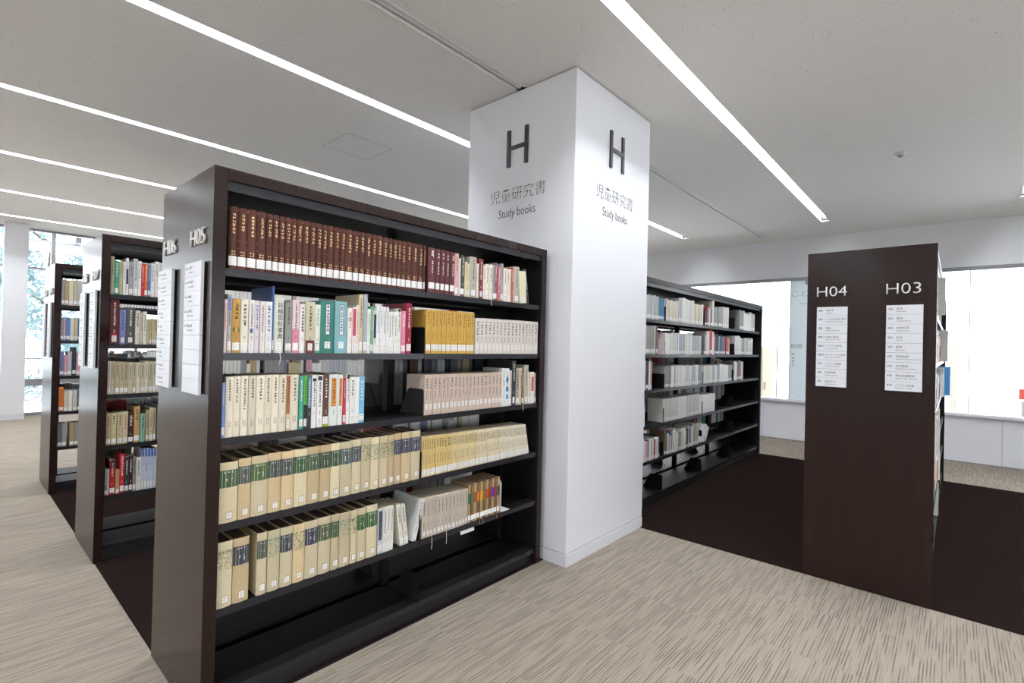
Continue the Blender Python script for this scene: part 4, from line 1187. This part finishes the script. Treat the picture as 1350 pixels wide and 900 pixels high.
for row, books in BOOK_ROWS.items():
    case = 'near bookcase' if row[0] == 'A' else 'second bookcase'
    yb = 0.016 if row[0] == 'A' else 1.906 + 0.016
    z = SHELF_Z[int(row[1]) - 1]
    where = f"{case}'s {SHELF_NAME[row[1]]}"
    from collections import Counter
    def desc_of(bk):
        st = bk[3]
        if st in SETS:
            if st == 'S':
                return 'cream slipcased volume with ' + ('mottled leafy band' if bk[4] == 'm' else ('dark green band' if int(bk[4][2:4], 16) > int(bk[4][4:6], 16) + 4 else 'dark slate blue band'))
            if st == 'K': return 'small dark book with %s band' % bk[5]
            return SETS[st][1]
        return bk[6]
    tot = Counter(desc_of(b_) for b_ in books); seen = Counter()
    nl = sum(1 for b_ in books if b_[3] == 'L'); il = 0
    for bk in books:
        seed += 1
        rnd = random.Random(seed * 7)
        xl, xr, h, st = bk[:4]
        xl = max(xl, PW + 0.0032)
        if row[0] == 'A' and xr > 0.9625 and xl < 0.955: xr = 0.9625        # the posts of the two bays stand at 0.9655
        elif row[0] == 'A' and xl < 0.9685 and xr > 0.9655: xl = 0.9685
        w = xr - xl - 0.0008; x = (xl + xr) / 2
        ds = desc_of(bk); seen[ds] += 1
        lab = f"{ds}, {ORD[seen[ds]]} from left, {where}" if tot[ds] > 1 else f"{ds} on the {where}"
        lean = 0.0; dy = rnd.uniform(0, 0.004)
        if st in SETS:
            nm, _, cat, grp, soft = SETS[st]
            col = SET_COL[st]; ink = bk[4] if len(bk) > 4 else None; opts = None
            k = 1.0
            if st == 'L':
                f = il / (nl - 1); il += 1
                lean = -math.radians(12) * f
                col = {0: 'd8bd7e', 1: 'dcc99a', 2: 'e0d2b2', 3: 'e2d8c2'}[min(3, int(f * 4))]; w = w * math.cos(lean) - 0.0006; h = h - 0.004
            if st in 'GSCK': k = rnd.choice((0.94, 1.0, 1.05))
            if st == 'S': col = rnd.choice(('d0c4a2', 'ccbf9e', 'd3c7a6', 'cdb790')); 
            if st == 'K': col = 'a58a68' if seed % 2 else '6e5638'; k = 1
            if st in 'GM': dy = 0
            col = mix(col, k)
            d = {'G': 0.19, 'M': 0.18, 'S': 0.175, 'L': 0.13, 'C': 0.17}.get(st, 0.15)
            if st == 'S': dy = 0.0
        else:
            nm, cat, grp, soft = 'book', 'book', f"books on {where}", rnd.random() < 0.5
            col, ink, ds2 = bk[4], bk[5], bk[6]; opts = bk[7] if len(bk) > 7 else None
            if 'paperback' in ds2: nm, cat, soft = 'paperback', 'paperback', True
            d = min(0.25, h * 0.72) if w > 0.006 else 0.14
            if 'tall' in ds2 or h > 0.235: d = 0.21
            if 'leaning left' in ds2: lean = -math.radians(8 if row == 'A5' else (5 if 'cream' in ds2 else 11)); w *= 0.95; h /= math.cos(lean)
            if 'leaning right' in ds2: lean = math.radians(15); d = 0.22; h = h / math.cos(lean); x -= 0.012; soft = True
        if st in SETS and st == 'C': grp = 'cream series books on third shelf'
        o = build_book(nm, lab, cat, grp, x, yb + dy, z, w, h, d, st, col, ink, opts, lean, seed, soft)
        # ribbon bookmarks that hang below the shelf edge
        rb = None
        if row == 'A2' and st == 'T': rb = [(0.0, -0.002, 0.004), (0.004, -0.006, -0.002), (0.006, -0.008, -0.02), (0.002, -0.006, -0.045)], LABEL
        if row == 'A1' and st == 'P' and 'cream white' in ds: rb = [(0, -0.002, 0.004), (0.0, -0.006, -0.01), (0.002, -0.006, -0.035)], PAPER
        if row == 'A5' and st == 'R' and seen[ds] in (3, 7): rb = [(0, -0.002, 0.004), (0.0, -0.006, -0.006), (0.001, -0.007, -0.045), (-0.001, -0.006, -0.065)], PAPER
        if row == 'A5' and st == 'K' and seen[ds] == 1 and ds.split()[-2] in ('rust', 'amber', 'orange', 'crimson'): rb = [(0, -0.002, 0.004), (0.003, -0.008, -0.01), (0.008, -0.008, -0.03)], book_mat('9a7a58')
        if row == 'A3' and 'ochre' in ds: rb = [(0, -0.002, 0.004), (0.0, -0.006, -0.01), (0.0, -0.006, -0.04)], PAPER
        if rb:
            b = bmesh.new(); tube(b, rb[0], 0.0016, 5); obj('ribbon_bookmark', b, rb[1], o)

# white metal bookend at the end of the fifth row, and small dark ones
t = thing('bookend', 'white metal bookend closing the fifth shelf of the near bookcase', 'bookend', (1.567, 0.02, SHELF_Z[4]))
b = bmesh.new(); prism(b, [(0, 0), (0, 0.17), (0.012, 0.185), (0.13, 0.185), (0.145, 0.17), (0.145, 0)], 'x', 0, 0.003); obj('upright_plate', b, LABEL, t)
b = bmesh.new(); box(b, 0.003, 0.075, -0.004, 0.14, 0, 0.002); obj('foot_plate', b, LABEL, t)
t = thing('label_clip', 'small white label clip under the fifth shelf of the near bookcase', 'label clip', (1.30, 0.02, SHELF_Z[4] - 0.028))
b = bmesh.new(); box(b, -0.05, 0.05, 0.0, 0.035, -0.008, 0.0); obj('plate', b, LABEL, t)
b = bmesh.new(); prism(b, [(0.0, -0.008), (-0.003, -0.008), (-0.003, -0.022), (0.0, -0.022)], 'x', -0.05, 0.05); obj('lip', b, LABEL, t)

# books that stick out of the right-hand bookcase
SIDE = [(3.08, 1, 0.030, 0.225, 'ece9e4', 'k', 'white book with black title at the near end', -0.006), (3.30, 1, 0.022, 0.21, '2e3448', 'w', 'dark navy book behind the white one', -0.012), (3.55, 1, 0.030, 0.235, 'b9b9b4', 'k', 'pale grey book with dark label standing out', -0.042),
        (5.10, 2, 0.08, 0.27, 'b2b0ac', '0', 'big grey boxed volume standing out', -0.046), (3.08, 3, 0.028, 0.24, 'e6e6e4', 'k', 'white magazine at the near end', -0.010),
        (5.20, 3, 0.03, 0.255, 'd8d8d8', 'k', 'pale magazine before the blue one', -0.022), (5.42, 3, 0.04, 0.262, '4a90cc', 'w', 'bright blue folder sticking out furthest', -0.062), (3.60, 4, 0.03, 0.25, 'd9d8d2', 'k', 'off white booklet at the near end', -0.006),
        (3.85, 4, 0.03, 0.24, 'cfcdc6', 'k', 'grey white booklet second from the near end', -0.022), (4.50, 5, 0.04, 0.17, 'b5764c', 'w', 'orange brown book at the near end', -0.004), (4.60, 5, 0.03, 0.22, 'd4d0ca', 'k', 'pale booklet beside the orange brown book', -0.014),
        (4.70, 6, 0.05, 0.26, 'c9c9c6', 'k', 'grey white magazine standing alone', -0.006)]
for i, (x, rw, w, h, col, ink, ds, dy) in enumerate(SIDE):
    build_book('book', f"{ds}, {SHELF_NAME[str(rw)]} of H03 side", 'book', 'books on the H03 side', x, -1.895 + 0.014 + dy, SHELF_Z[rw - 1], w, h, 0.17, 'P', col, ink, '', 0.0, 900 + i, True)

# white wire book supports that hang under the fifth shelf behind the column
for i, (x, lab) in enumerate(((3.52, 'white wire book support nearest to the white column'), (3.78, 'white wire book support second from the white column'), (4.18, 'white wire book support third from the white column'), (4.72, 'white wire book support furthest from the white column'))):
    t = thing('wire_book_support', lab, 'book support', (x, 0.03, SHELF_Z[4] - 0.03), 0, 'wire book supports')
    b = bmesh.new(); tube(b, [(0, 0.2, 0), (0, 0.02, 0), (0, 0.0, -0.012), (0.004, -0.004, -0.05), (0.0, 0.0, -0.085), (0.012, 0.02, -0.105)], 0.004, 6); obj('wire', b, LABEL, t)
    b = bmesh.new(); box(b, -0.012, 0.012, 0.06, 0.12, -0.002, 0.006); obj('clip', b, LABEL, t)

# all the other books, too many and too small to single out: one mass
MASS_COLS = ['e6e4e0', 'dcdad4', 'cfcdc8', 'eeeeec', 'd8d0bc', 'c4b896', 'b09a70', '9a9a98', '6a6c70', '3c4048', 'a8323a', 'c2362e', '3f6f9c', '5a86b8', '4a8a78', '7a5a44', '4a2a24', 'c89a5a', '8080a8', 'd8a0ac', 'ede9da', 'b8bcc0', '2a2c30', 'dd7a34', 'c8c060']
MI = {c: i for i, c in enumerate(MASS_COLS)}
mass = bmesh.new()
WH = ['e6e4e0', 'dcdad4', 'eeeeec', 'cfcdc8', 'eeeeec', 'b8bcc0', '9a9a98']
MIXED = WH * 2 + ['d8d0bc', 'c4b896', '9a9a98', '6a6c70', 'a8323a', '3f6f9c', '4a8a78', '7a5a44', '8080a8', 'd8a0ac', '3c4048']
BEIGE = ['d8d0bc', 'c4b896', 'cfcdc8', 'dcdad4', 'ede9da', '9a9a98', 'b09a70']
def add_mass(x0, w, yf, z, h, d, dr, col):
    y0, y1 = (yf, yf + d) if dr > 0 else (yf - d, yf)
    box(mass, x0, x0 + w - min(0.0025, w * 0.09), y0, y1, z, z + h, MI[col])
    ys = yf - 0.0006 * dr
    v = [mass.verts.new(p) for p in ((x0 + w * 0.1, ys, z + h * 0.06), (x0 + w * 0.9, ys, z + h * 0.06), (x0 + w * 0.9, ys, z + h * 0.19), (x0 + w * 0.1, ys, z + h * 0.19))]
    mass.faces.new(v).material_index = MI['eeeeec']
def fill(x0, x1, yf, row, dr, pal, hm, seed, wm=(0.012, 0.03), runs=True, d=0.15):
    rnd = random.Random(seed); x = x0; z = SHELF_Z[row - 1] + 0.0005
    while x < x1 - 0.012:
        k = rnd.choice((1, 1, 2, 4, 7)) if runs else 1
        c = rnd.choice(pal); w = rnd.uniform(*wm); h = rnd.uniform(*hm)
        for j in range(k):
            ww = min(w, x1 - x)
            if ww < 0.008: break
            add_mass(x, ww, yf + dr * rnd.uniform(0, 0.006), z, h + (rnd.uniform(-.004, .004) if k > 1 else 0), d, dr, c); x += ww
        if rnd.random() < 0.04: x += 0.01
def explicit(x0, row, yf, items, dr=1, d=0.15):
    z = SHELF_Z[row - 1] + 0.0005; x = x0
    for w, h, c in items:
        if c: add_mass(x, w, yf, z, h, d, dr, c)
        x += w
yB = 0.016
# white books behind the column
fill(3.09, 3.60, yB, 1, 1, ['b8bcc0', 'cfcdc8'], (0.20, 0.215), 21)
fill(3.60, 3.72, yB, 1, 1, ['4a8a78', 'b8bcc0', '5a86b8'], (0.19, 0.20), 22)
fill(3.76, 4.66, yB, 1, 1, WH + ['d8d0bc'], (0.19, 0.245), 23, (0.015, 0.035))
explicit(4.70, 1, yB, [(0.06, 0.17, '2a2c30'), (0.05, 0.2, 'a8323a'), (0.05, 0.19, 'd8d0bc'), (0.05, 0.19, '3f6f9c'), (0.06, 0.28, 'd8d0bc')])
fill(4.98, 5.45, yB, 1, 1, WH, (0.21, 0.24), 24, (0.02, 0.04))
fill(5.85, 6.47, yB, 1, 1, WH, (0.20, 0.25), 25, (0.02, 0.04))
fill(3.09, 3.60, yB, 2, 1, MIXED, (0.24, 0.27), 26, (0.02, 0.04))
fill(3.74, 4.62, yB, 2, 1, WH + ['6a6c70', '5a86b8', 'b8bcc0'], (0.19, 0.215), 27)
explicit(4.68, 2, yB, [(0.05, 0.2, '6a6c70'), (0.05, 0.2, 'cfcdc8'), (0.07, 0.25, 'e6e4e0'), (0.08, 0.265, 'c2362e'), (0.05, 0.25, 'eeeeec')])
fill(5.0, 5.36, yB, 2, 1, MIXED, (0.2, 0.22), 28, (0.02, 0.04))
explicit(5.37, 2, yB, [(0.1, 0.2, 'c2362e'), (0.02, 0.19, 'eeeeec')])
fill(5.70, 6.40, yB, 2, 1, WH, (0.19, 0.235), 29, (0.02, 0.04))
explicit(3.20, 3, yB, [(0.14, 0.24, '4a2a24'), (0.03, 0.25, 'eeeeec'), (0.06, 0.25, '3c4048'), (0.03, 0.25, 'eeeeec'), (0.03, 0.23, 'd8a0ac')])
fill(3.75, 4.62, yB, 3, 1, WH, (0.195, 0.205), 30, (0.02, 0.026)); fill(4.66, 5.60, yB, 3, 1, WH + ['b8bcc0'], (0.185, 0.2), 31, (0.02, 0.028)); fill(5.66, 6.02, yB, 3, 1, MIXED, (0.2, 0.245), 32)
fill(3.09, 3.38, yB, 4, 1, WH, (0.19, 0.2), 33); fill(3.74, 4.28, yB, 4, 1, ['e6e4e0', 'cfcdc8'], (0.2, 0.21), 34, (0.03, 0.06)); fill(4.30, 5.05, yB, 4, 1, MIXED, (0.19, 0.22), 35, (0.02, 0.05))
fill(3.09, 3.68, yB, 5, 1, MIXED + ['c2362e'], (0.17, 0.2), 36, (0.018, 0.03), False); fill(3.78, 4.62, yB, 5, 1, MIXED + ['c8c060', 'a8323a'], (0.16, 0.23), 37, (0.018, 0.04), False)
for row, x0, x1 in ((1, 3.6, 6.6), (2, 4.3, 6.6), (3, 3.9, 6.6), (4, 4.0, 6.65), (5, 4.6, 6.65)):
    fill(x0, x1, 0.604, row, -1, MIXED, (0.2, 0.27), 140 + row)
for x0, a, w, h, c in ((4.66, 0.30, 0.03, 0.2, 'eeeeec'), (4.72, 0.38, 0.035, 0.19, 'e6e4e0'), (4.78, 0.55, 0.02, 0.17, 'cfcdc8')):
    k = len(mass.verts); fs = box(mass, 0, w, 0, 0.15, 0, h, MI[c])
    mass.verts.ensure_lookup_table()
    R_ = Matrix.Translation((x0, yB, SHELF_Z[4] + 0.001)) @ Matrix.Rotation(a, 4, 'Y') @ Matrix.Translation((0, 0, math.sin(a) * w))
    for v in list(mass.verts)[k:]: v.co = R_ @ v.co
# rest of the second and of the furthest bookcase, front sides
for row, x0 in ((1, 0.325), (2, 0.33), (3, 0.328), (4, 0.312), (5, 0.32)):
    fill(x0, 0.955, 1.922, row, 1, MIXED if row != 3 else BEIGE, (0.17, 0.235), 40 + row)
    fill(0.985, 1.88, 1.922, row, 1, MIXED + BEIGE, (0.17, 0.235), 50 + row); fill(1.93, 3.6, 1.922, row, 1, MIXED + BEIGE, (0.17, 0.235), 60 + row)
explicit(0.05, 1, 3.872, [(0.022, 0.225, '9a9a98'), (0.026, 0.22, 'b09a70'), (0.03, 0.22, 'd8d0bc'), (0.028, 0.225, 'c4b896'), (0.03, 0.225, 'b8bcc0'), (0.03, 0.22, 'cfcdc8')])
explicit(0.05, 2, 3.872, [(0.02, 0.2, '9a9a98'), (0.014, 0.2, 'd8a0ac'), (0.03, 0.2, '5a86b8'), (0.026, 0.2, 'dcdad4'), (0.026, 0.2, 'c4b896'), (0.03, 0.2, '3f6f9c')])
explicit(0.05, 3, 3.872, [(0.03, 0.21, '8080a8'), (0.022, 0.18, 'd8a0ac'), (0.03, 0.21, 'b8bcc0'), (0.03, 0.25, '3c4048'), (0.024, 0.2, 'd8a0ac'), (0.03, 0.2, 'dcdad4'), (0.02, 0.18, 'a8323a')])
explicit(0.05, 4, 3.872, [(0.035, 0.21, 'dd7a34'), (0.03, 0.18, 'd8d0bc'), (0.03, 0.18, 'ede9da'), (0.03, 0.18, 'cfcdc8'), (0.024, 0.18, '6a6c70')])
explicit(0.05, 5, 3.872, [(0.03, 0.2, '6a6c70'), (0.03, 0.2, '9a9a98'), (0.02, 0, None), (0.03, 0.2, 'b09a70'), (0.03, 0.2, '9a9a98'), (0.03, 0.2, 'b8bcc0')])
for row in range(1, 6): fill(0.23, 0.95, 3.872, row, 1, MIXED, (0.17, 0.22), 70 + row); fill(0.98, 2.6, 3.872, row, 1, MIXED, (0.17, 0.22), 75 + row)
# rear sides
for i, c in enumerate(['6a6c70', '9a9a98', '4a2a24', '3c4048', 'b8bcc0', '6a6c70', 'c4b896', '3c4048']):
    explicit(1.0 + i * 0.107, 3, 0.604, [(0.03, 0.268, c), (0.03, 0.262, c), (0.03, 0.27, ('6a6c70', '3c4048', '9a9a98')[i % 3])], -1)
for row, x0, x1 in ( (4, 0.10, 0.90), (4, 1.0, 1.8), (5, 0.1, 0.92), (5, 1.0, 1.75), (1, 0.05, 0.9), (2, 0.5, 0.92), (2, 0.98, 1.5)):
    fill(x0, x1, 0.62 - 0.016, row, -1, MIXED, (0.17, 0.215), 80 + row * 3 + int(x0))
for row, x0, x1 in ((2, 0.06, 0.30), (3, 0.06, 0.94), (4, 0.06, 0.9), (5, 0.1, 0.28)):
    fill(x0, x1, 1.906 + 0.604, row, -1, MIXED, (0.18, 0.23), 95 + row)
for row, x0, x1 in ((3, 0.6, 0.9), (4, 0.1, 0.6)):
    fill(x0, x1, 3.856 + 0.604, row, -1, MIXED, (0.18, 0.22), 110 + row)
# both sides of the right-hand bookcase
for row, x0 in ((1, 3.7), (2, 3.5), (3, 3.75), (4, 3.3), (5, 3.25)):
    fill(x0, 5.2, -1.895 + 0.016, row, 1, MIXED, (0.17, 0.24), 120 + row); fill(3.05, 5.9, -1.895 + 0.607, row, -1, MIXED, (0.17, 0.24), 130 + row)

me = mesh_of('shelved_books', mass, [book_mat(c) for c in MASS_COLS])
o = obj('shelved_books', me, None)
tag(o, 'remaining rows of small books on the farther bookcases and rear sides', 'books', None)
o['kind'] = 'stuff'
